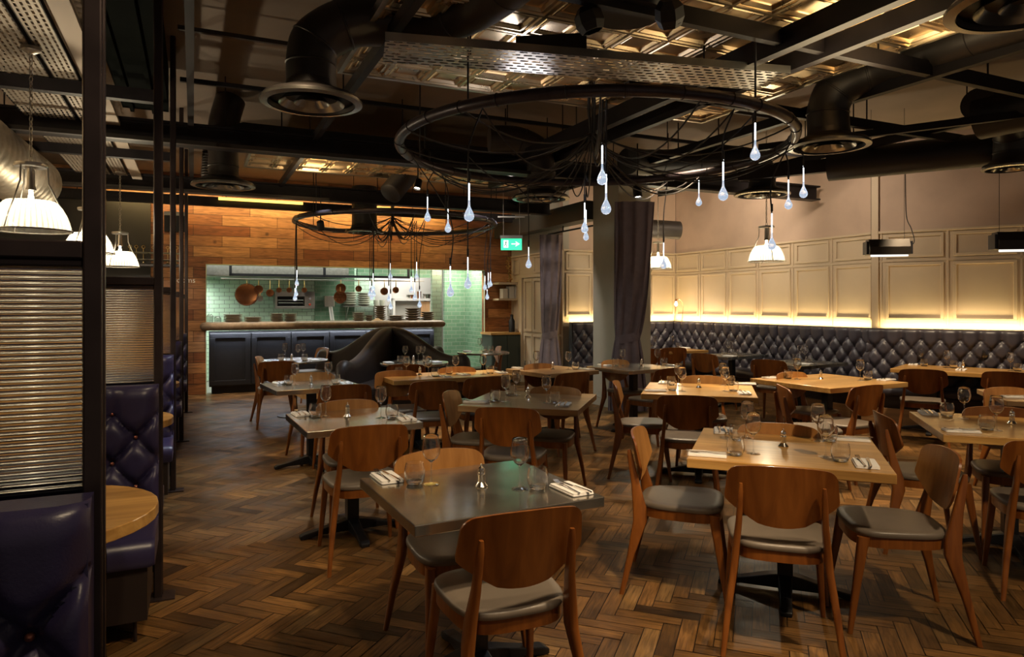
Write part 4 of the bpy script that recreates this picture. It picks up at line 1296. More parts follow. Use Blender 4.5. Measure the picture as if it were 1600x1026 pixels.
# grill
b0, zt_, _ = ka(430, 455, 14.3); b1, zb_, _ = ka(492, 482, 14.3)
t = thing('salamander_grill', 'steel wall grill with a dark open front in the kitchen', 'grill', R(0, 14.3), PHI)
mb = MB(); mb.box(b0, b1, 0, .38, zt_ - .10, zt_); mb.box(b0, b0 + .04, 0, .38, zb_ + .04, zt_); mb.box(b1 - .2, b1, 0, .38, zb_ + .04, zt_); mb.box(b0, b1, .0, .38, zb_, zb_ + .05); mb.obj('casing', M_steel, t, bevel=.004)
mb = MB(); mb.box(b0 + .04, b1 - .2, .2, .36, zb_ + .05, zt_ - .1); mb.obj('cavity', M_black, t)
mb = MB()
for i in range(9): mb.tube([(b0 + .06, -.02, zb_ + .11 + .002 * i), (b1 - .22, -.02 + .03 * i, zb_ + .11 + .002 * i)], .004, 6)
mb.tube([(b0 + .04, -.05, zb_ + .17), (b1 - .22, -.05, zb_ + .17)], .01, 8); mb.obj('grid', M_steel, t)
for i in range(2):
    mb = MB(); mb.lathe([(.001, .03), (.02, .03), (.025, 0)], 14, Matrix.Translation((b1 - .1, 0, zt_ - .14 - .12 * i)) @ Matrix.Rotation(pi / 2, 4, 'X')); mb.obj('knob', M_chrome if i == 0 else mat('red_knob', (.6, .06, .03), .4), t)
b0, zt_, _ = ka(506.5, 462, 14.5); b1, zb_, _ = ka(522, 479, 14.5)
t = thing('towel_dispenser', 'grey paper towel dispenser on the kitchen wall', 'dispenser', R(0, 14.44), PHI)
mb = MB(); mb.box(b0, b1, 0, .19, zb_, zt_); mb.obj('box', M_steel, t, bevel=.01)
mb = MB(); mb.grid(lambda u, v: (b0 + .08 + .08 * u + .04 * v, .02 + .01 * sin(6 * u), zb_ - .28 * v), 6, 6); mb.obj('paper', M_white, t)
# back shelf in the white room
b0, zs2, _ = ka(614, 466, 14.8); b1, _, _ = ka(676, 466, 14.8)
t = thing('steel_shelving', 'white steel shelving in the bright room behind the kitchen', 'shelf', R(0, 14.8), PHI)
mb = MB(); mb.box(b0, b1, 0, .2, zs2 - .05, zs2); mb.obj('upper_board', M_white, t)
mb = MB(); mb.box(b0, b1, 0, .2, zs2 - .45, zs2 - .42); mb.obj('lower_board', M_white, t)
mb = MB(); mb.box(b1 - .05, b1, 0, .2, 0, zs2); mb.box(b0, b0 + .05, 0, .2, 0, zs2); mb.obj('frame', M_white, t)
for i, (x, r, h, m_) in enumerate(((638, .05, .08, M_steel), (645, .05, .08, M_copper), (655, .05, .16, M_copper), (667, .09, .10, M_steel))):
    b_, _, _ = ka(x, 460, 14.87); mb = MB(); mb.lathe([(.001, 0), (r * .8, 0), (r, h), (r * .93, h), (r * .7, .01), (.001, .01)], 18)
    tag(mb.obj('container', m_, loc=R(b_, 14.88, zs2 + .001)), ORD[i] + ' pot from the left on the white shelving behind the kitchen', 'pot', 'pots on the white shelving')
b_, _, _ = ka(664, 480, 14.87); mb = MB(); mb.box(-.1, .1, -.02, .02, 0, .35)
tag(mb.obj('cutting_board', wood('board', (.4, .2, .09), (.55, .32, .16), .5, 2), loc=R(b_, 14.85, zs2 - .419), rz=PHI), 'wooden board leaning in the bright back room', 'board')

# ------------------------------------------------------------------ niche right of the doorway
b0, z1_, _ = ka(776, 441, 12.35)
t = thing('wall_shelf', 'upper cream shelf right of the tiled doorway, carrying ornaments', 'shelf', R(0, 12.5), PHI)
mb = MB(); mb.box(b0, 5.79, -.25, .05, z1_ - .04, z1_); mb.obj('shelf_board', M_cream, t)
_, z2_, _ = ka(776, 466, 12.35)
t = thing('wall_shelf', 'lower cream shelf right of the tiled doorway, carrying white boxes', 'shelf', R(0, 12.5), PHI)
mb = MB(); mb.box(b0, 5.79, -.25, .05, z2_ - .04, z2_); mb.obj('shelf_board', M_cream, t)
for i, (u, w, h) in enumerate(((.16, .11, .19), (.30, .11, .24), (.42, .09, .25))):
    mb = MB(); mb.box(0, w, 0, .16, 0, h); tag(mb.obj('white_box', M_white, loc=R(b0 + u - .04, 12.32, z2_ + .001), rz=PHI, bevel=.004), ['left', 'middle', 'right'][i] + ' white box on the lower cream shelf', 'box')
mb = MB(); random.seed(3)
for i in range(26):
    x, z = random.uniform(0, .13), random.uniform(.02, .5)
    mb.lathe([(.001, -.022), (.018, -.01), (.024, 0), (.018, .01), (.001, .022)], 8, Matrix.Translation((x * (1 - z * .6), random.uniform(-.03, .03), z)))
mb.tube([(.06, 0, 0), (.05, 0, .5)], .006, 6)
tag(mb.obj('ornament', M_brass, loc=R(b0 + .22, 12.38, z1_ + .001), rz=PHI), 'bunched metallic ornament on the upper cream shelf', 'ornament')
t = thing('side_cabinet', 'dark green cabinet with a wooden top beside the cupboards', 'cabinet', R(0, 12.5), PHI)
b0, zc_, _ = ka(770, 520, 12.0)
mb = MB(); mb.box(b0, 5.785, -.45, .04, 0.02, zc_ - .04); mb.obj('body', M_greencab, t)
mb = MB(); mb.box(b0 - .03, 5.785, -.48, .04, zc_ - .04, zc_); mb.obj('worktop', M_oak, t)
mid = (b0 + 5.78) / 2
for u, v in ((b0 + .01, mid - .005), (mid + .005, 5.77)):
    mb = MB(); mb.box(u, v, -.475, -.45, .08, zc_ - .06); d_ = mb.obj('door', M_greencab, t, bevel=.003)
mb = MB(); mb.lathe([(.001, 0), (.06, 0), (.06, .22), (.03, .27), (.03, .34), (.001, .35)], 16)
tag(mb.obj('coffee_pot', M_black, loc=R(5.66, 12.25, zc_ + .001)), 'black pot on the wooden top of the green cabinet', 'pot')


# ------------------------------------------------------------------ curtains
def curtain(name, label, c, rz, wt, wm, wb, z1, ztie, z0, m, shear=0, folds=9):
    t = thing(name, label, 'curtain', c, rz)
    def prof(zz):
        if zz > ztie:
            k = (zz - ztie) / (z1 - ztie); k = k ** .6
            return wm + (wt - wm) * k
        k = (ztie - zz) / (ztie - z0); return wm + (wb - wm) * min(1, k * 1.3) ** .7
    def sh(zz):
        k = max(0, (zz - ztie) / (z1 - ztie)); return shear * (k ** .7)
    mb = MB()
    nz_, nu = 70, 26
    rings = []
    for j in range(nz_ + 1):
        z = z0 + (z1 - z0) * j / nz_
        w = prof(z); ring = []
        hd = .4 + .6 * min(1, abs(z - ztie) / .25)
        N = folds * 8
        for i in range(N):
            a = 2 * pi * i / N
            x = cos(a) * w / 2; dep = .035 + .05 * hd
            amp = .022 * hd * (1 if z < z1 - .08 else .6)
            y = sin(a) * dep + amp * sin(folds * 2 * a * .5 + 1.3 * sin(2 * z)) * (1 if sin(a) < 0 else .6)
            x += .012 * hd * sin(folds * a + 2 + 1.1 * z)
            ring.append((x + sh(z), y, z))
        rings.append(ring)
    mb.rings(rings); mb.obj('drape', m, t, 80)
    mb = MB(); rg = []
    for z in (ztie - .06, ztie - .03, ztie + .03, ztie + .06):
        k = 1.0 if abs(z - ztie) < .05 else .96
        rg.append([(cos(2 * pi * i / 28) * (wm / 2 + .012) * k, sin(2 * pi * i / 28) * .075 * k, z + .03 * cos(2 * pi * i / 28)) for i in range(28)])
    mb.rings(rg, cap0=False, cap1=False); mb.obj('tie_back', m, t, 60)
    return t


c1 = R(5.42, 10.22); c1.z = 0
curtain('curtain', 'mauve curtain tied back beside the cream cupboards', c1, PHI * .2, .38, .24, .42, 2.66, .98, .02, M_curtl, .03, 8)
c2 = on(988, 640, 0) if False else R(5.49, 8.04)
curtain('curtain', 'dark plum curtain tied back in front of the square pillar', c2, 0, .56, .33, .52, 2.92, 1.03, .02, M_curt, .10, 9)
t = thing('curtain_rail', 'black curtain rail between the mauve curtain and the pillar', 'rail', (0, 0, 0))
mb = MB(); mb.tube([R(5.5, 10.42, 2.69), R(5.5, 8.95, 2.69)], .014, 10); mb.obj('rod', M_black, t)
mb = MB(); mb.bar(R(5.5, 9.9, 2.69), R(5.5, 9.9, 2.8), .02, .02); mb.obj('bracket', M_black, t)


# ------------------------------------------------------------------ ceiling services
def beam(name, label, cat, p, q, w, h, m, hs=True, flange=False):
    t = thing(name, label, cat)
    mb = MB()
    if flange:
        p_, q_ = Vector(p), Vector(q)
        mb.bar(p_ + Vector((0, 0, h / 2 - .01)), q_ + Vector((0, 0, h / 2 - .01)), w, .02)
        mb.bar(p_ - Vector((0, 0, h / 2 - .01)), q_ - Vector((0, 0, h / 2 - .01)), w, .02)
        mb.bar(p_, q_, .02, h - .02)
    else: mb.bar(p, q, w, h)
    mb.obj('bar', m, t)
    if hs:
        n = max(2, int((Vector(q) - Vector(p)).length / 1.6))
        for i in range(n):
            c = Vector(p).lerp(Vector(q), (i + .5) / n)
            mb = MB(); mb.tube([c + Vector((0, 0, h / 2 - .005)), Vector((c.x, c.y, ZC + .01))], .006, 6); mb.obj('hanger_rod', M_steelbeam, t)
    return t


beam('steel_beam', 'wide black steel beam crossing the room above the second duct outlet', 'beam', R(-2.3, 7.05, 3.06), R(8.0, 7.05, 3.06), .16, .20, M_steelbeam, True, True)
beam('steel_beam', 'black steel beam crossing in front of the boarded wall', 'beam', R(-2.3, 10.0, 3.06), R(5.3, 10.0, 3.06), .16, .20, M_steelbeam, True, True)
beam('steel_beam', 'low black beam just before the boarded wall, lit from behind', 'beam', R(-2.5, 11.6, 3.08), R(5.4, 11.6, 3.08), .10, .14, M_steelbeam, True)
beam('steel_beam', 'black steel beam high above the nearest ring light', 'beam', R(3.3, 1.2, 3.12), R(3.3, 6.9, 3.12), .07, .14, M_steelbeam, True)
beam('steel_beam', 'second black steel beam beside the pressed tin ceiling', 'beam', R(3.65, 1.2, 3.12), R(3.65, 8.6, 3.12), .06, .12, M_steelbeam, True)
beam('steel_beam', 'cross beam under the pressed tin ceiling, near the camera', 'beam', R(1.3, 3.15, 3.14), R(7.0, 3.15, 3.14), .05, .10, M_steelbeam, True)
beam('steel_beam', 'slim black beam joining the right end of the perforated tray', 'beam', R(2.9, 4.25, 3.10), R(8.0, 4.25, 3.10), .05, .08, M_steelbeam, True)
beam('steel_beam', 'black steel channel running away over the centre tables', 'beam', R(4.7, 2.5, 3.12), R(4.7, 10.0, 3.12), .06, .08, M_steelbeam, True)
beam('steel_beam', 'black steel channel running away left of the ring lights', 'beam', R(1.1, 3.0, 3.16), R(1.1, 10.0, 3.16), .05, .08, M_steelbeam, True)
beam('steel_beam', 'black steel channel running away above the left-hand aisle', 'beam', R(-.02, 1.2, 3.2), R(-.02, 11.0, 3.2), .05, .16, M_steelbeam, True)
beam('steel_beam', 'slim black channel above the dining tables at right', 'beam', R(6.3, 3.0, 3.14), R(6.3, 8.4, 3.14), .05, .08, M_steelbeam, True)
beam('steel_beam', 'black beam following the right-hand wall', 'beam', Vector((2.6, 7.9, 2.98)), Vector((2.6, 7.9, 2.98)) + d2 * 6.0, .08, .14, M_steelbeam, True)
beam('steel_beam', 'thin black beam nearer the camera, parallel to the right-hand wall', 'beam', Vector((2.4, 6.7, 3.02)), Vector((2.4, 6.7, 3.02)) + d2 * 5.0, .05, .06, M_steelbeam, True)
beam('ceiling_pipe', 'thin pipe with clips crossing the dim ceiling at upper left', 'pipe', R(-.1, 5.4, 3.45), R(5.5, 5.4, 3.45), .03, .03, M_duct, True)
beam('ceiling_pipe', 'long sprinkler pipe above the ring lights', 'pipe', R(-.1, 6.3, 3.35), R(7.8, 6.3, 3.35), .035, .035, M_ductd, True)
beam('cable_tray', 'narrow slotted cable tray under the wide black beam', 'tray', R(-1.6, 6.75, 2.93), R(3.6, 6.75, 2.93), .06, .035, M_duct, False)
beam('cable_tray', 'narrow slotted tray along the far beam at left', 'tray', R(-1.8, 9.7, 2.94), R(1.7, 9.7, 2.94), .08, .035, M_duct, False)
# big black box duct
mb = MB(); M0 = Matrix.Rotation(PHI, 4, 'Z')
mb.add([(.1, 7.35, 3.17), (.45, 7.35, 3.31), (3.4, 7.35, 3.31), (3.4, 7.35, 3.12), (.1, 7.35, 3.12), (.1, 7.65, 3.17), (.45, 7.65, 3.31), (3.4, 7.65, 3.31), (3.4, 7.65, 3.12), (.1, 7.65, 3.12)],
       [(0, 4, 3, 2, 1), (5, 6, 7, 8, 9), (0, 1, 6, 5), (1, 2, 7, 6), (2, 3, 8, 7), (3, 4, 9, 8), (4, 0, 5, 9)])
tag(mb.obj('box_duct', M_ductd, rz=PHI), 'black rectangular air duct with a sloped left end behind the wide beam', 'duct')


def duct(name, label, path, r, m, seams=True, rim=None, ribs=0):
    t = thing(name, label, 'duct')
    pts = smooth_path(path, 8)
    mb = MB()
    if ribs:
        L = sum((pts[i + 1] - pts[i]).length for i in range(len(pts) - 1))
        P = []; n = int(L / ribs * 4)
        # resample
        acc = [0]
        for i in range(len(pts) - 1): acc.append(acc[-1] + (pts[i + 1] - pts[i]).length)
        k = 0
        for j in range(n + 1):
            s_ = L * j / n
            while k < len(acc) - 2 and acc[k + 1] < s_: k += 1
            u = (s_ - acc[k]) / max(1e-6, acc[k + 1] - acc[k]); P.append(pts[k].lerp(pts[k + 1], u))
        mb.tube(P, [r * (1 - .11 * (1 + cos(pi / 2 * j)) / 2) if True else r for j in range(len(P))], 28)
    else: mb.tube(pts, r, 28)
    mb.obj('pipe', m, t, 60)
    hp = [p for p in pts if p.z + r < ZC - .05 and (not rim or hypot(p.x - rim[0][0], p.y - rim[0][1]) > r)] or [pts[-1]]
    hp = hp[len(hp) // 2]
    mb = MB(); mb.tube([(hp.x, hp.y, hp.z + r * .9), (hp.x, hp.y, ZC + .01)], .008, 6); mb.obj('hanger_rod', M_steelbeam, t)
    if seams:
        for i in range(6, len(pts) - 3, 8):
            mb = MB()
            d = (pts[i + 1] - pts[i - 1]).normalized() * .008
            mb.tube([pts[i] - d, pts[i] - d * .5, pts[i] + d * .5, pts[i] + d], [r * 1.0, r * 1.035, r * 1.035, r * 1.0], 28, cap=False)
            mb.obj('seam_ring', m, t)
    if rim:
        c, rr_ = rim
        c = Vector(c)
        mb = MB(); T = Matrix.Translation(c)
        mb.lathe([(r, .13), (r * 1.04, .09), (rr_ * .72, .06), (rr_ * .95, .035), (rr_, .012), (rr_, 0), (rr_ * .86, -.004), (rr_ * .84, .02)], 48, T); mb.obj('outlet_hood', m, t, 50)
        mb = MB()
        mb.lathe([(rr_ * .86, -.005), (rr_ * 1.0, .001), (rr_ * 1.005, .012), (rr_ * 1.02, .012), (rr_ * 1.02, -.004), (rr_ * .87, -.010)], 48, T)
        mb.lathe([(rr_ * .66, -.006), (rr_ * .52, .035), (rr_ * .50, .035), (rr_ * .65, -.010)], 40, T)
        mb.lathe([(rr_ * .36, -.004), (rr_ * .24, .035), (rr_ * .22, .03), (rr_ * .35, -.008)], 32, T)
        mb.obj('outlet_rings', M_rim, t, 50)
        mb = MB(); mb.lathe([(.001, .03), (rr_ * .84, .03)], 40, T); mb.obj('outlet_throat', M_ductd, t)
    return t


V = Vector
duct('round_duct', 'big round grey duct with outlet at upper left, bending towards the camera', [(-1.235, 4.25, 2.84), (-1.235, 4.25, 3.02), (-1.19, 4.26, 3.14), (-.98, 4.30, 3.26), (-.62, 4.32, 3.27), (-.28, 4.16, 3.28), (.05, 3.72, 3.30), (.35, 3.1, 3.32), (.8, 2.0, 3.34)], .15, M_duct, True, ((-1.235, 4.25, 2.74), .30))
duct('round_duct', 'round duct outlet hanging before the left end of the boarded wall', [(-2.93, 7.0, 2.8), (-2.93, 7.0, 2.95), (-2.93, 7.0, 3.3), (-2.9, 7.1, 3.6)], .145, M_duct, True, ((-2.93, 7.0, 2.70), .30))
duct('round_duct', 'long round duct with outlet above the right-hand tables', [(2.49, 5.42, 2.84), (2.49, 5.42, 3.05), (2.56, 5.36, 3.2), (2.78, 5.26, 3.28), (2.95, 4.95, 3.29), (3.15, 4.4, 3.28), (3.45, 3.6, 3.27), (3.8, 2.7, 3.26)], .155, M_duct, True, ((2.49, 5.42, 2.74), .30))
duct('round_duct', 'black round duct with outlet behind the nearest ring light, before the right wall', [(2.93, 8.08, 2.86), (2.93, 8.08, 3.0), (2.88, 8.1, 3.14), (2.6, 8.15, 3.22), (2.1, 8.2, 3.2), (1.6, 8.0, 3.14), (1.3, 7.7, 3.1)], .15, M_ductd, True, ((2.93, 8.08, 2.78), .31))
duct('round_duct', 'round duct elbow and outlet seen through the nearest ring light', [(.32, 7.6, 2.78), (.32, 7.6, 3.0), (.28, 7.6, 3.18), (.05, 7.6, 3.30), (-.25, 7.55, 3.3)], .155, M_duct, True, ((.32, 7.6, 2.66), .31))
duct('round_duct', 'round duct outlet in front of the boarded wall, behind the far ring light', [(-2.27, 10.6, 2.66), (-2.27, 10.6, 2.9), (-2.27, 10.6, 3.3)], .19, M_duct, False, ((-2.27, 10.6, 2.60), .29))
duct('round_duct', 'duct outlet cut by the top right corner of the view', [(2.16, 2.88, 2.86), (2.16, 2.88, 3.1), (2.2, 2.8, 3.5)], .16, M_duct, False, ((2.16, 2.88, 2.75), .30))
duct('round_duct', 'thick black duct running along the right-hand wall', [V((3.4, 7.4, 2.98)), V((3.4, 7.4, 2.98)) + d2 * .9, V((3.4, 7.4, 2.98)) + d2 * 1.8, V((3.4, 7.4, 3.0)) + d2 * 2.4], .16, M_ductd, False)
duct('round_duct', 'black duct with branch outlet at the right edge of the view', [V((4.55, 6.3, 2.80)), V((4.55, 6.3, 2.92)), V((4.52, 6.26, 3.05)), V((4.35, 6.1, 3.15)), V((4.0, 5.85, 3.18)), V((3.9, 5.78, 3.18))], .13, M_duct, True, ((4.55, 6.3, 2.74), .22))
duct('round_duct', 'black horizontal duct end high at the right edge', [V((4.0, 5.9, 3.1)), V((4.5, 5.2, 3.12)), V((5.2, 4.4, 3.12))], .19, M_ductd, False)
duct('flexible_duct', 'corrugated flexible duct slanting behind the box duct', [R(2.35, 8.9, 2.95), R(2.5, 9.0, 3.12), R(2.7, 9.1, 3.35)], .15, M_duct, False, None, .03)
duct('flexible_duct', 'corrugated duct dropping beside the left-hand posts', [R(.18, 9.0, 2.9), R(.18, 9.0, 3.1), R(.2, 9.0, 3.4)], .10, M_duct, False, None, .03)
duct('flexible_duct', 'large silver flexible duct running over the left booths', [R(-1.62, .9, 2.74), R(-1.60, 2.6, 2.72), R(-1.56, 4.2, 2.76), R(-1.55, 6.0, 2.72), R(-1.52, 8.5, 2.75)], .28, M_flex, False, None, .16)
duct('round_duct', 'dark round duct at the far end above the corner table', [R(7.3, 9.2, 2.72), R(6.6, 9.4, 2.75), R(6.1, 9.6, 2.78)], .15, M_duct, False)

# pressed tin ceiling rafts
def tin_raft(label, b0, b1, a0, a1, z, pitch=.29):
    t = thing('tin_ceiling_panel', label, 'ceiling panel', R(b0, a0, z), PHI)
    nb, na = int((b1 - b0) / pitch), int((a1 - a0) / pitch)
    pb, pa = (b1 - b0) / nb, (a1 - a0) / na
    mb = MB()
    for i in range(nb):
        for j in range(na):
            cx, cy = (i + .5) * pb, (j + .5) * pa
            rg = []
            for s_, h in ((1, 0), (.93, 0), (.90, .012), (.80, .012), (.77, .004), (.70, .004), (.64, .026), (.52, .030), (.48, .022)):
                hx, hy = pb / 2 * s_, pa / 2 * s_
                rg.append([(cx - hx, cy - hy, h), (cx - hx, cy + hy, h), (cx + hx, cy + hy, h), (cx + hx, cy - hy, h)])
            mb.rings(rg, cap0=False, cap1=True, smooth=False)
    mb.obj('tiles', M_tin, t)
    mb = MB()
    B, A = b1 - b0, a1 - a0
    for x0, x1, y0, y1 in ((-.03, 0, -.03, A + .03), (B, B + .03, -.03, A + .03), (0, B, -.03, 0), (0, B, A, A + .03)): mb.box(x0, x1, y0, y1, -.01, .05)
    mb.obj('edge_frame', M_steel, t)
    mb = MB()
    for x in (.3, B - .3):
        for y in (.4, A - .4): mb.tube([(x, y, .0), (x, y, ZC - z)], .008, 6)
    mb.obj('hanger_rods', M_steelbeam, t)


tin_raft('large pressed tin ceiling panel overhead, above the nearest ring light', 1.0, 4.35, 1.6, 5.15, 3.22)
tin_raft('pressed tin ceiling panel farther off, above the far beams', .6, 4.6, 7.7, 9.2, 3.22)

# perforated trays
def tray(label, p, q, w, z, m, lip=.05, name='perforated_tray'):
    p, q = V(p), V(q); d = q - p; L = d.length; rz = atan2(d.y, d.x)
    t = thing(name, label, 'tray', (p.x, p.y, z), rz)
    mb = MB(); mb.add([(0, -w / 2, 0), (L, -w / 2, 0), (L, w / 2, 0), (0, w / 2, 0)], [(3, 2, 1, 0)])
    o = mb.obj('perforated_sheet', m, t)
    so = o.modifiers.new('solid', 'SOLIDIFY'); so.thickness = .003
    mb = MB()
    for s_ in (-1, 1): mb.box(0, L, s_ * w / 2 - .003, s_ * w / 2 + .003, 0, lip)
    mb.obj('lip', M_steel if m is M_tray else M_steelbeam, t)
    mb = MB()
    for u in (.2, .8): mb.tube([(L * u, 0, .0), (L * u, 0, ZC - z)], .006, 6)
    mb.obj('hanger_rod', M_steelbeam, t)


pa, pb_ = at(600, 84, 4.15), at(1210, 131, 4.72)
tray('bright perforated cable tray hanging just beyond the nearest tin panel', (pa.x, pa.y, 0), (pb_.x, pb_.y, 0), .36, 3.02, M_tray)
for i, (b_, w) in enumerate(((-.815, .15), (-1.11, .38))):
    tray(['first', 'second'][i] + ' cream perforated tray over the left booths, counted from the aisle', R(b_, 1.0), R(b_, 9.8), w, 3.10, M_trayc, .04)
mb = MB(); mb.box(-.70, -.59, 1.0, 10.2, 3.09, 3.12); tag(mb.obj('ceiling_board', mat('cream_board', (.46, .38, .30), .7), rz=PHI), 'plain cream ceiling board along the aisle above the booth posts', 'board')
for k, a_ in enumerate((3.6, 5.8, 8.1, 10.3)):
    beam('steel_beam', ['nearest', 'second', 'third', 'farthest'][k] + ' grey cross bar below the cream perforated trays', 'beam', R(-2.4, a_, 3.045), R(-.22, a_, 3.045), .08, .09, M_steelbeam, False)
mb = MB(); mb.box(-.56, -.20, 1.0, 6.9, 3.22, 3.6); mb.box(-.50, -.47, 1.0, 6.9, 3.19, 3.22); mb.box(-.33, -.30, 1.0, 6.9, 3.19, 3.22); tag(mb.obj('black_bulkhead', mat('bulkhead_black', (.004, .005, .004), 1, spec=.05), rz=PHI), 'black boxed bulkhead above the booth posts', 'bulkhead')
# warm uplight on the boarded wall, from behind the low beam
area(R(1.6, AK - .38, 3.30), 5.5, .06, 40, (-SP * .55, CP * .55, -.8), (1, .72, .30), PHI)
for x0, x1 in ((.35, 1.6), (2.6, 3.1), (3.6, 4.1)):
    mb = MB(); mb.box(x0, x1, 11.46, 11.50, 3.10, 3.14); tag(mb.obj('light_strip', emitter('amber_strip', (1, .62, .12), 2.0), rz=PHI), {.35: 'long amber light strip at left above the boarded wall', 2.6: 'short amber light strip above the boarded wall, middle one', 3.6: 'short amber light strip above the boarded wall, right one'}[x0], 'light', 'amber light strips')


# ------------------------------------------------------------------ ring lights with glass drops
def ring_light(label, c, r, z, hub, phase=0.3):
    t = thing('ring_chandelier', label, 'chandelier', (c[0], c[1], z), 0, 'ring chandeliers')
    mb = MB(); mb.tube([(r * cos(2 * pi * i / 96), r * sin(2 * pi * i / 96), 0) for i in range(96)], .038, 14, closed=True); mb.obj('ring', M_ring, t, 60)
    for i in range(28):
        a = 2 * pi * i / 28 + random.uniform(-.05, .05); tl = random.uniform(-.12, .12)
        C = V((r * cos(a), r * sin(a), 0)); T = V((-sin(a), cos(a), 0)); N = V((cos(a), sin(a), 0))
        mb = MB(); mb.tube([C + (N * cos(w) + V((0, 0, 1)) * sin(w)) * .0405 + T * (tl * .04 * sin(w)) for w in [2 * pi * k / 12 for k in range(12)]], .003, 5, closed=True)
        mb.obj('clip', M_cable, t)
    for i in range(5):
        a = 2 * pi * i / 5 + phase
        mb = MB(); mb.tube([(r * cos(a), r * sin(a), .03), (r * cos(a), r * sin(a), ZC - z)], .007, 6); mb.obj('suspension_rod', M_cable, t)
    mb = MB(); rnd = random.Random(5)
    hb = V(hub) - V((c[0], c[1], z))
    for k in range(7): mb.tube([hb + V((rnd.uniform(-.02, .02), rnd.uniform(-.02, .02), -.10)), hb + V((rnd.uniform(-.03, .03), rnd.uniform(-.03, .03), .25)), V((hb.x, hb.y, ZC - z))], .006, 6)
    mb.obj('cable_bundle', M_cable, t)
    mb = MB()
    for k in range(12):                                  # loose loops of spare cable
        a = 2 * pi * k / 12 + rnd.uniform(-.2, .2)
        e = V((r * cos(a), r * sin(a), -.03))
        mb.tube(sag(e, hb + V((0, 0, .05)), rnd.uniform(.12, .34), 14), .006, 6)
    mb.obj('cable_loops', M_cable, t)
    return t


RZ = 2.75
C1, C2, RR = (.64, 5.56), (-1.79, 10.72), 1.53
H1 = (.62, 5.35, 2.78); H2 = (-1.82, 10.5, 2.78)
ring_light('nearest and larger-looking ring chandelier of dark tube with hanging lit drops', C1, RR, RZ, H1)
ring_light('far ring chandelier hanging before the boarded kitchen wall', C2, 1.52, RZ, H2)


def drop_light(px, py, r, ty, label, hub, c):
    """bulb centre px, py with radius r in the photo, the rod's top at row ty"""
    Y = .0305 * F / r
    p = at(px, py, Y)
    zt = CH - (ty - HZ) / F * Y
    t = thing('drop_light', label, 'light', p, 0, 'glass drop lights under the rings')
    L = zt - p.z
    R0 = .0305
    prof = [(.0006, -R0), (R0 * .5, -R0 * .87), (R0 * .87, -R0 * .5), (R0, 0), (R0 * .93, R0 * .42), (R0 * .70, R0 * .95), (R0 * .42, R0 * 1.5), (R0 * .24, R0 * 2.0), (.0062, R0 * 2.6), (.0058, R0 * 3.2)]
    mb = MB(); mb.lathe(prof, 20, cap0=True, cap1=True); mb.obj('glass_drop', M_drop, t, 80)
    mb = MB(); mb.tube([(0, 0, R0 * 3.2), (0, 0, L)], .0042, 10); mb.obj('glowing_rod', M_glow, t)
    mb = MB()
    zr = RZ - p.z
    rel = V((c[0], c[1], RZ)) - p
    dv = V((p.x - c[0], p.y - c[1], 0)); dd_ = dv.length
    if dd_ > RR * .72: att = V((c[0], c[1], 0)) + dv.normalized() * RR - V((p.x, p.y, 0)); att = V((att.x * 1, att.y * 1, zr))
    else: att = V((0, 0, zr))
    h = V(hub) - p
    P = [V((0, 0, L - .02)), V((0, 0, L + (zr - L) * .4)), V((att.x * .8, att.y * .8, zr - .05))]
    P = smooth_path(P, 5)
    P += sag(V((att.x * .8, att.y * .8, zr - .05)), h, .22 + .1 * random.random(), 12)[1:]
    mb.tube(P, .0055, 6); cb_ = mb.obj('cable', M_cable, t)
    mb = MB(); mb.tube([(0, 0, L - .005), (0, 0, L + .05)], .009, 8); mb.obj('socket', M_cable, cb_)
    return t


DR1 = [(1180, 243, 7.6, 187, 'lit glass drop hanging highest, near the right end of the near ring'), (941, 281, 8, 222, 'upper of two large lit drops at the middle of the near ring'),
       (947, 327, 8, 267, 'lower of two large lit drops at the middle of the near ring'), (733, 338, 8, 281, 'large lit drop under the left part of the near ring'),
       (1130, 306, 7.6, 248, 'large lit drop right of centre, before the black round duct'), (700, 358, 5.2, 323, 'small lit drop just over the far ring, left of the large one'),
       (668, 341, 5.2, 304, 'leftmost lit drop of the near ring'), (913.5, 358, 5.8, 313, 'upper of two close drops left of the pillar'),
       (915.6, 371, 4.6, 325, 'lower of two close drops left of the pillar'), (1092, 317, 4.8, 281, 'small lit drop left of the large one before the black duct'),
       (1232, 321, 6.0, 277, 'lit drop left of the rightmost drop'), (1255.5, 303, 6.2, 258, 'rightmost lit drop of all'),
       (1206, 384, 6.4, 329, 'lit drop overlapping the right-hand glass pendant'), (1037, 415, 4.9, 376, 'lit drop overlapping the pendant beside the plum curtain'),
       (826, 414, 4.7, 383, 'lit drop right of the exit sign'), (703.7, 457.5, 5.9, 412, 'lower large drop before the green tiles, left one'),
       (731, 445, 5.9, 398, 'large drop before the green tiles, right one')]
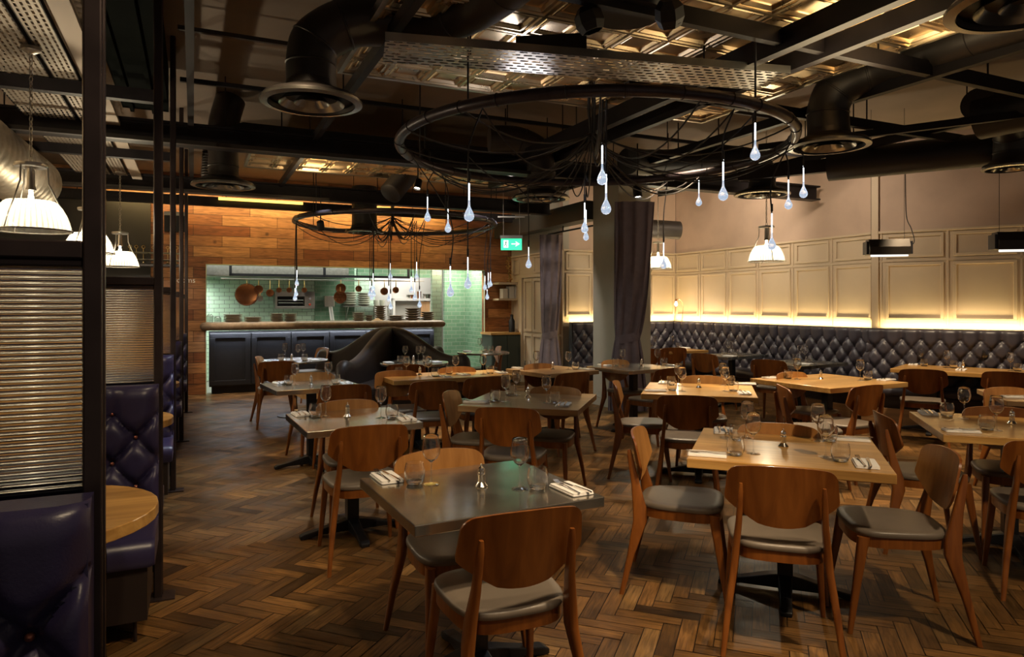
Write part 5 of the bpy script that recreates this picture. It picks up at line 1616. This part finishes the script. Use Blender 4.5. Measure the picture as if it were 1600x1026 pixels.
DR2 = [(583, 451.5, 3.3, 425, 'top drop of the cluster of four before the pale plates'), (578, 460, 3.2, 437, 'left drop of the cluster of four before the pale plates'),
       (584, 460.5, 3.2, 438, 'right drop of the cluster of four before the pale plates'), (580.7, 466, 3.0, 445, 'bottom drop of the cluster of four before the pale plates'),
       (610, 432.5, 3.3, 409, 'upper drop on the vertical cable right of the pale plates'), (607.5, 468, 3.2, 445, 'middle drop right of the pale plates'),
       (610.3, 480, 3.3, 457, 'lowest drop right of the pale plates'), (651, 433, 3.3, 407, 'highest drop before the bright back room'),
       (642.6, 454, 3.3, 430, 'left drop before the bright back room'), (648, 466, 3.3, 439, 'centre drop before the bright back room'),
       (655.5, 477, 3.4, 452, 'lowest drop before the bright back room'), (757.6, 449.7, 3.2, 429, 'left drop of the cluster at the right edge of the green doorway'),
       (762.8, 447, 3.0, 424, 'middle drop of the cluster at the right edge of the green doorway'), (766.4, 444.4, 3.2, 423, 'right drop of the cluster at the right edge of the green doorway'),
       (761.2, 464.6, 3.1, 450, 'lowest drop of the cluster at the right edge of the green doorway'), (463.8, 443.4, 3.3, 420, 'upper drop on the cable before the wall grill'),
       (462.7, 459.7, 3.1, 443, 'middle drop before the wall grill'), (461, 466.5, 3.3, 448, 'lowest drop before the wall grill')]
for d_ in DR1: drop_light(*d_, H1, C1)
for d_ in DR2: drop_light(*d_, H2, C2)
spot(.64, 5.5, 2.5, .64, 5.5, 14, 130, COOL, .5, .4)


# ------------------------------------------------------------------ glass pendants
def pendant(x, y, zb, label, rad=.205, power=26, col=(1, .86, .62)):
    t = thing('glass_pendant', label, 'lamp', (x, y, zb), 0, 'ribbed glass pendants')
    n = 72
    prof = [(1.0, 0), (.985, .02), (.94, .06), (.86, .105), (.76, .145), (.66, .172), (.60, .182)]
    rings_o, rings_i = [], []
    for s_, z in prof:
        rings_o.append([(rad * s_ * (1 + (.012 if j % 2 else 0)) * cos(2 * pi * j / n), rad * s_ * (1 + (.012 if j % 2 else 0)) * sin(2 * pi * j / n), z) for j in range(n)])
    for s_, z in reversed(prof):
        rings_i.append([((rad * s_ - .005) * cos(2 * pi * j / n), (rad * s_ - .005) * sin(2 * pi * j / n), z) for j in range(n)])
    mb = MB(); mb.rings(rings_o + rings_i + [rings_o[0]], cap0=False, cap1=False); sh_ = mb.obj('glass_shade', M_shade, t, 80)
    mb = MB(); mb.tube([(rad * 1.02 * cos(2 * pi * i / 48), rad * 1.02 * sin(2 * pi * i / 48), .0) for i in range(48)], .005, 6, closed=True)
    mb.obj('rim', M_steel, sh_)
    mb = MB()
    for i in range(3):
        a = 2 * pi * i / 3 + .5
        mb.tube([(rad * 1.02 * cos(a), rad * 1.02 * sin(a), 0), (rad * .42 * cos(a), rad * .42 * sin(a), .30), (rad * .40 * cos(a), rad * .40 * sin(a), .40)], .005, 6)
    mb.obj('frame', M_steel, t)
    mb = MB(); mb.lathe([(.001, .392), (.085, .392), (.09, .40), (.09, .415), (.03, .425), (.001, .43)], 28); mb.obj('cap', M_steel, t)
    mb = MB(); mb.lathe([(.02, .395), (.022, .28), (.03, .25), (.001, .245)], 16); so_ = mb.obj('socket', M_steel, t)
    mb = MB(); mb.lathe([(.001, .15), (.014, .155), (.020, .17), (.019, .19), (.012, .225), (.011, .25)], 16); mb.obj('bulb', M_bulb, so_)
    mb = MB()
    top = min(ZC, 3.09 if x < 0 else ZC) - zb
    z = .43; k = 0
    while z < top:
        M = Matrix.Translation((0, 0, z + .014)) @ Matrix.Rotation(pi / 2 * (k % 2), 4, 'Z')
        pts = [M @ V((.009 * cos(a), 0, .019 * sin(a))) for a in [2 * pi * i / 8 for i in range(8)]]
        mb.tube(pts, .003, 5, closed=True); z += .031; k += 1
    mb.obj('chain', M_steel, t)
    mb = MB(); mb.lathe([(.001, top), (.055, top), (.055, top - .02), (.02, top - .04), (.001, top - .04)], 20); mb.obj('ceiling_rose', M_steel, t)
    l = bpy.data.lights.new('pendant_light', 'POINT'); l.energy = power; l.color = col; l.shadow_soft_size = .03
    o = bpy.data.objects.new('pendant_light', l); COL.objects.link(o); o.parent = t; o.location = (0, 0, .08)


pendant(-2.98, 4.27, 1.955, 'nearest ribbed glass pendant at the left, over the booths', .215, 26)
pendant(-3.9, 6.35, 1.97, 'second ribbed glass pendant over the booths, half behind a post', .205, 30)
pendant(-4.72, 8.3, 1.95, 'third ribbed glass pendant over the booths, before the cake stands', .205, 26)
pendant(2.99, 8.1, 2.0, 'ribbed glass pendant over the right grey banquette table', .205, 24)
pendant(2.29, 10.8, 2.06, 'ribbed glass pendant beside the plum curtain', .205, 30)

# ------------------------------------------------------------------ sundry things
# exit sign
c = at(799, 380, 10.2)
t = thing('exit_sign', 'green and white lit exit sign with running figure and arrow, hung on chains', 'sign', c, 0)
w, h = .31, .20
mb = MB(); mb.box(-w / 2, w / 2, -.012, .012, -h / 2, h / 2 - .03); sp_ = mb.obj('panel', mat('sign_green', (.02, .45, .22), .4, emit=(.05, .75, .38), estr=.9), t)
mb = MB(); mb.box(-w / 2 - .01, w / 2 + .01, -.03, .03, h / 2 - .03, h / 2 + .015); mb.obj('housing', M_steel, t)
mb = MB(); e = -.014
mb.box(-.115, -.045, e, -.012, -.065, .045)
mb.box(.0, .085, e, -.012, -.018, -.002)
mb.add([(.07, e, -.045), (.125, e, -.01), (.07, e, .025), (.055, e, .025), (.09, e, -.01), (.055, e, -.045)], [(0, 1, 4, 5), (1, 2, 3, 4)])
mb.obj('pictogram', emitter('sign_white', (.9, 1, .95), 1.4), sp_)
mb = MB(); e = -.0155
mb.lathe([(.001, 0), (.008, 0), (.008, .001)], 10, Matrix.Translation((-.075, e, .032)) @ Matrix.Rotation(pi / 2, 4, 'X'))
for p_, q_, w_ in (((-.078, .022), (-.085, -.012), .013), ((-.085, -.012), (-.068, -.032), .009), ((-.068, -.032), (-.072, -.055), .008), ((-.086, -.012), (-.098, -.035), .009), ((-.098, -.035), (-.110, -.04), .007), ((-.078, .018), (-.062, .002), .006), ((-.08, .018), (-.100, .006), .006)):
    mb.bar((p_[0], e, p_[1]), (q_[0], e, q_[1]), .001, w_, (1, 0, 0) if abs(p_[0] - q_[0]) < abs(p_[1] - q_[1]) else (0, 0, 1))
mb.obj('running_figure', mat('sign_dark_green', (.01, .15, .07), .5), sp_)
for x in (-.12, .12):
    mb = MB(); mb.tube([(x, 0, h / 2 + .01), (x + .004, 0, h / 2 + .15), (x, 0, h / 2 + .28), (x, 0, ZC - c.z)], .003, 5); mb.obj('chain', M_steel, t)
mb = MB(); mb.box(-.2, .2, -.02, .02, h / 2 + .28, h / 2 + .30); mb.obj('mounting_bar', M_steel, t)

# heaters
for (x, y, Yd, lab) in ((1387, 386, 7.6, 'left black electric heater hanging before the cream panels'), (1592, 376, 6.6, 'right black electric heater, cut by the edge')):
    c = at(x, y, Yd)
    t = thing('patio_heater', lab, 'heater', c, radians(-10), 'electric heaters')
    mb = MB(); mb.rings([[(s_, -.07, -.085), (s_, -.085, .0), (s_, -.05, .085), (s_, .06, .085), (s_, .09, -.085)] for s_ in (-.21, .21)], smooth=False); mb.obj('housing', mat('heater_body', (.035, .028, .022), .4, .4), t, bevel=.006)
    mb = MB(); mb.tube([(-.18, -.02, -.095), (.2, -.02, -.092)], .012, 8); mb.obj('lamp_tube', emitter('heater_tube', (1, .95, .85), 1.1), t)
    mb = MB(); mb.box(.21, .235, -.06, .07, -.08, .06); mb.box(-.235, -.21, -.06, .07, -.08, .06); mb.obj('end_cap', M_black, t)
    mb = MB(); mb.tube([(.17, 0, .085), (.17, 0, ZC - c.z)], .0025, 5); mb.tube([(-.17, 0, .085), (-.17, 0, ZC - c.z)], .0025, 5); mb.obj('suspension_wire', M_black, t)
    mb = MB(); mb.tube(smooth_path([(.22, 0, .0), (.27, 0, .06), (.24, 0, .2), (.19, 0, .35), (.18, 0, .8)], 6), .005, 6); mb.obj('cable', M_black, t)

# small table lamp on the ledge
c = at(1059, 500, 12.25); c.z = 1.195
t = thing('table_lamp', 'small wire-framed lamp with a bare bulb standing on the corner ledge', 'lamp', c, 0)
mb = MB(); mb.tube(smooth_path([(-.06, 0, .0), (-.03, 0, .30), (.0, 0, .40), (.08, 0, .33), (.09, 0, .2), (.07, 0, .0), (.02, 0, .0)], 6), .005, 6); mb.obj('wire_frame', M_copper, t)
mb = MB(); mb.lathe([(.001, -.05), (.02, -.04), (.026, -.015), (.018, .01), (.012, .03)], 14, Matrix.Translation((-.03, 0, .32))); mb.obj('bulb', M_bulb, t)
mb = MB(); mb.lathe([(.014, .03), (.016, .06), (.008, .08), (.001, .08)], 14, Matrix.Translation((-.03, 0, .32))); mb.obj('socket', M_copper, t)
l = bpy.data.lights.new('lamp_light', 'POINT'); l.energy = 6; l.color = WARM; l.shadow_soft_size = .02
o = bpy.data.objects.new('lamp_light', l); COL.objects.link(o); o.parent = t; o.location = (-.03, -.06, .27)


# spotlights in view
def spotlight(p, tx, ty, tz, label, r=.035, L=.11, lit=True, stage=False):
    d = (V((tx, ty, tz)) - V(p)).normalized(); rot = d.to_track_quat('Z', 'Y').to_matrix().to_4x4()
    t = thing('spotlight', label, 'spotlight', p, 0, 'ceiling spotlights')
    mb = MB()
    if stage: mb.lathe([(.001, -L * .6), (r * .6, -L * .6), (r, -L * .3), (r * 1.05, L * .15), (r * .8, L * .5), (r * .75, L * .5)], 6, rot, smooth=False)
    else: mb.lathe([(.001, -L / 2), (r * .9, -L / 2), (r, -L / 2 + .01), (r, L / 2), (r * .9, L / 2), (r * .85, L / 2 - .02)], 20, rot)
    hd_ = mb.obj('head', M_ductd, t)
    mb = MB(); mb.lathe([(.001, L / 2 - .018), (r * .82, L / 2 - .018)], 18, rot); mb.obj('lens', emitter('spot_lens', (1, .9, .7), 9) if lit else M_black, hd_)
    mb = MB(); mb.tube([(0, 0, r * .5), (0, 0, 3.13 - p[2] if p[2] < 3.1 else ZC - p[2])], .008, 6); mb.obj('stem', M_ductd, t)


for (x, y, Yd, tg, lab, r, L, lit, st) in (
        (921, 32, 3.7, (1.2, 3.9, .7), 'left faceted black spotlight under the tin ceiling', .075, .12, False, True),
        (1046, 22, 3.7, (1.5, 5.5, .7), 'right faceted black spotlight under the tin ceiling', .075, .13, False, True),
        (996, 300, 7.0, (1.4, 6.6, .7), 'lit black spotlight above the plum curtain', .045, .12, True, False),
        (653, 288, 7.4, (-1.3, 6.6, .7), 'lit black spotlight left inside the near ring', .04, .11, True, False),
        (858, 300, 8.0, (.4, 7.4, .7), 'lit black spotlight beside the elbow duct outlet', .04, .11, True, False),
        (501, 352, 9.6, (-2.7, 10.6, .9), 'small dark spotlight by the left end of the far ring', .05, .12, False, False),
        (664, 246, 6.2, (-.8, 4.9, .9), 'dark spotlight seen inside the left of the near ring', .05, .12, False, False)):
    spotlight(at(x, y, Yd), *tg, lab, r, L, lit, st)
c = at(980, 6, 3.9)
mb = MB(); mb.lathe([(.001, -.05), (.2, -.05), (.24, 0), (.24, .04), (.001, .05)], 28); tag(mb.obj('ceiling_disc', M_ductd, loc=(c.x, c.y, 3.18)), 'black disc that carries the two faceted spotlights', 'fixture')
c = at(862, 75, 4.35)
mb = MB(); mb.box(-.22, .22, -.07, .07, -.055, .055); tag(mb.obj('driver_box', M_ductd, loc=(c.x, c.y, 3.12), rz=-.12), 'black driver box lying above the bright perforated tray', 'box')

# cake stands on the far-left shelf
t = thing('wall_shelf', 'long dark shelf with cake stands at the far left', 'shelf', R(0, 12.2), PHI)
b0, zs, _ = ka(150, 411, 12.2); b1, _, _ = ka(287, 411, 12.2)
mb = MB(); mb.box(b0, b1, -.12, .18, zs - .035, zs); mb.obj('shelf_board', M_duct, t)
for i, x in enumerate((180, 203, 213, 224, 240, 262, 276)):
    b_, _, _ = ka(x, 410, 12.15)
    t = thing('cake_stand', ORD[i] + ' pale two-tier cake stand from the left on the far-left shelf', 'cake stand', R(b_, 12.15, zs + .001), PHI, 'two-tier cake stands')
    for k, (z, r) in enumerate(((.05, .11), (.16, .09))):
        mb = MB(); mb.lathe([(.001, z), (r * .5, z), (r, z + .018), (r, z + .022), (.001, z + .008)], 20); mb.obj('tier', M_platel, t)
    mb = MB(); mb.lathe([(.001, 0), (.05, 0), (.01, .02), (.006, .05), (.005, .24)], 10); mb.obj('stem', M_brass, t)
    mb = MB(); mb.tube([(.022 * cos(a), 0, .265 + .022 * sin(a)) for a in [2 * pi * k / 12 for k in range(12)]], .006, 6, closed=True); mb.obj('ring_handle', M_brass, t)
# lettering on the boards
cu = bpy.data.curves.new('wall_lettering', 'FONT'); cu.body = 'rooms'; cu.size = .125; cu.extrude = .002
cu.materials.append(emitter('white_letters', (.9, .88, .82), .55)) if False else cu.materials.append(mat('white_letters', (.85, .82, .76), .5))
o = bpy.data.objects.new('lettering_curve', cu); COL.objects.link(o)
bpy.context.view_layer.update()
me_ = bpy.data.meshes.new_from_object(o.evaluated_get(bpy.context.evaluated_depsgraph_get()))
bpy.data.objects.remove(o)
o = bpy.data.objects.new('wall_lettering', me_); COL.objects.link(o)
b_, z_, _ = ka(270.5, 441, AK - .01)
o.location = R(b_, AK - .012, z_); o.rotation_euler = (pi / 2, 0, PHI)
tag(o, 'small white lettering reading rooms on the boarded wall', 'sign')
# small black wall speaker
c = R(-.25, 12.3, 2.83)
t = thing('wall_speaker', 'black speaker at the top left of the boarded wall', 'speaker', c, PHI)
mb = MB(); mb.box(-.17, .17, -.12, .1, -.18, .08); mb.obj('body', M_black, t, bevel=.01)
mb = MB(); mb.box(-.17, .17, -.1, .1, .081, .14); mb.obj('bracket', M_steel, t)
mb = MB(); mb.box(-.15, .15, -.125, -.12, -.165, .065); mb.obj('grille', M_ductd, t)
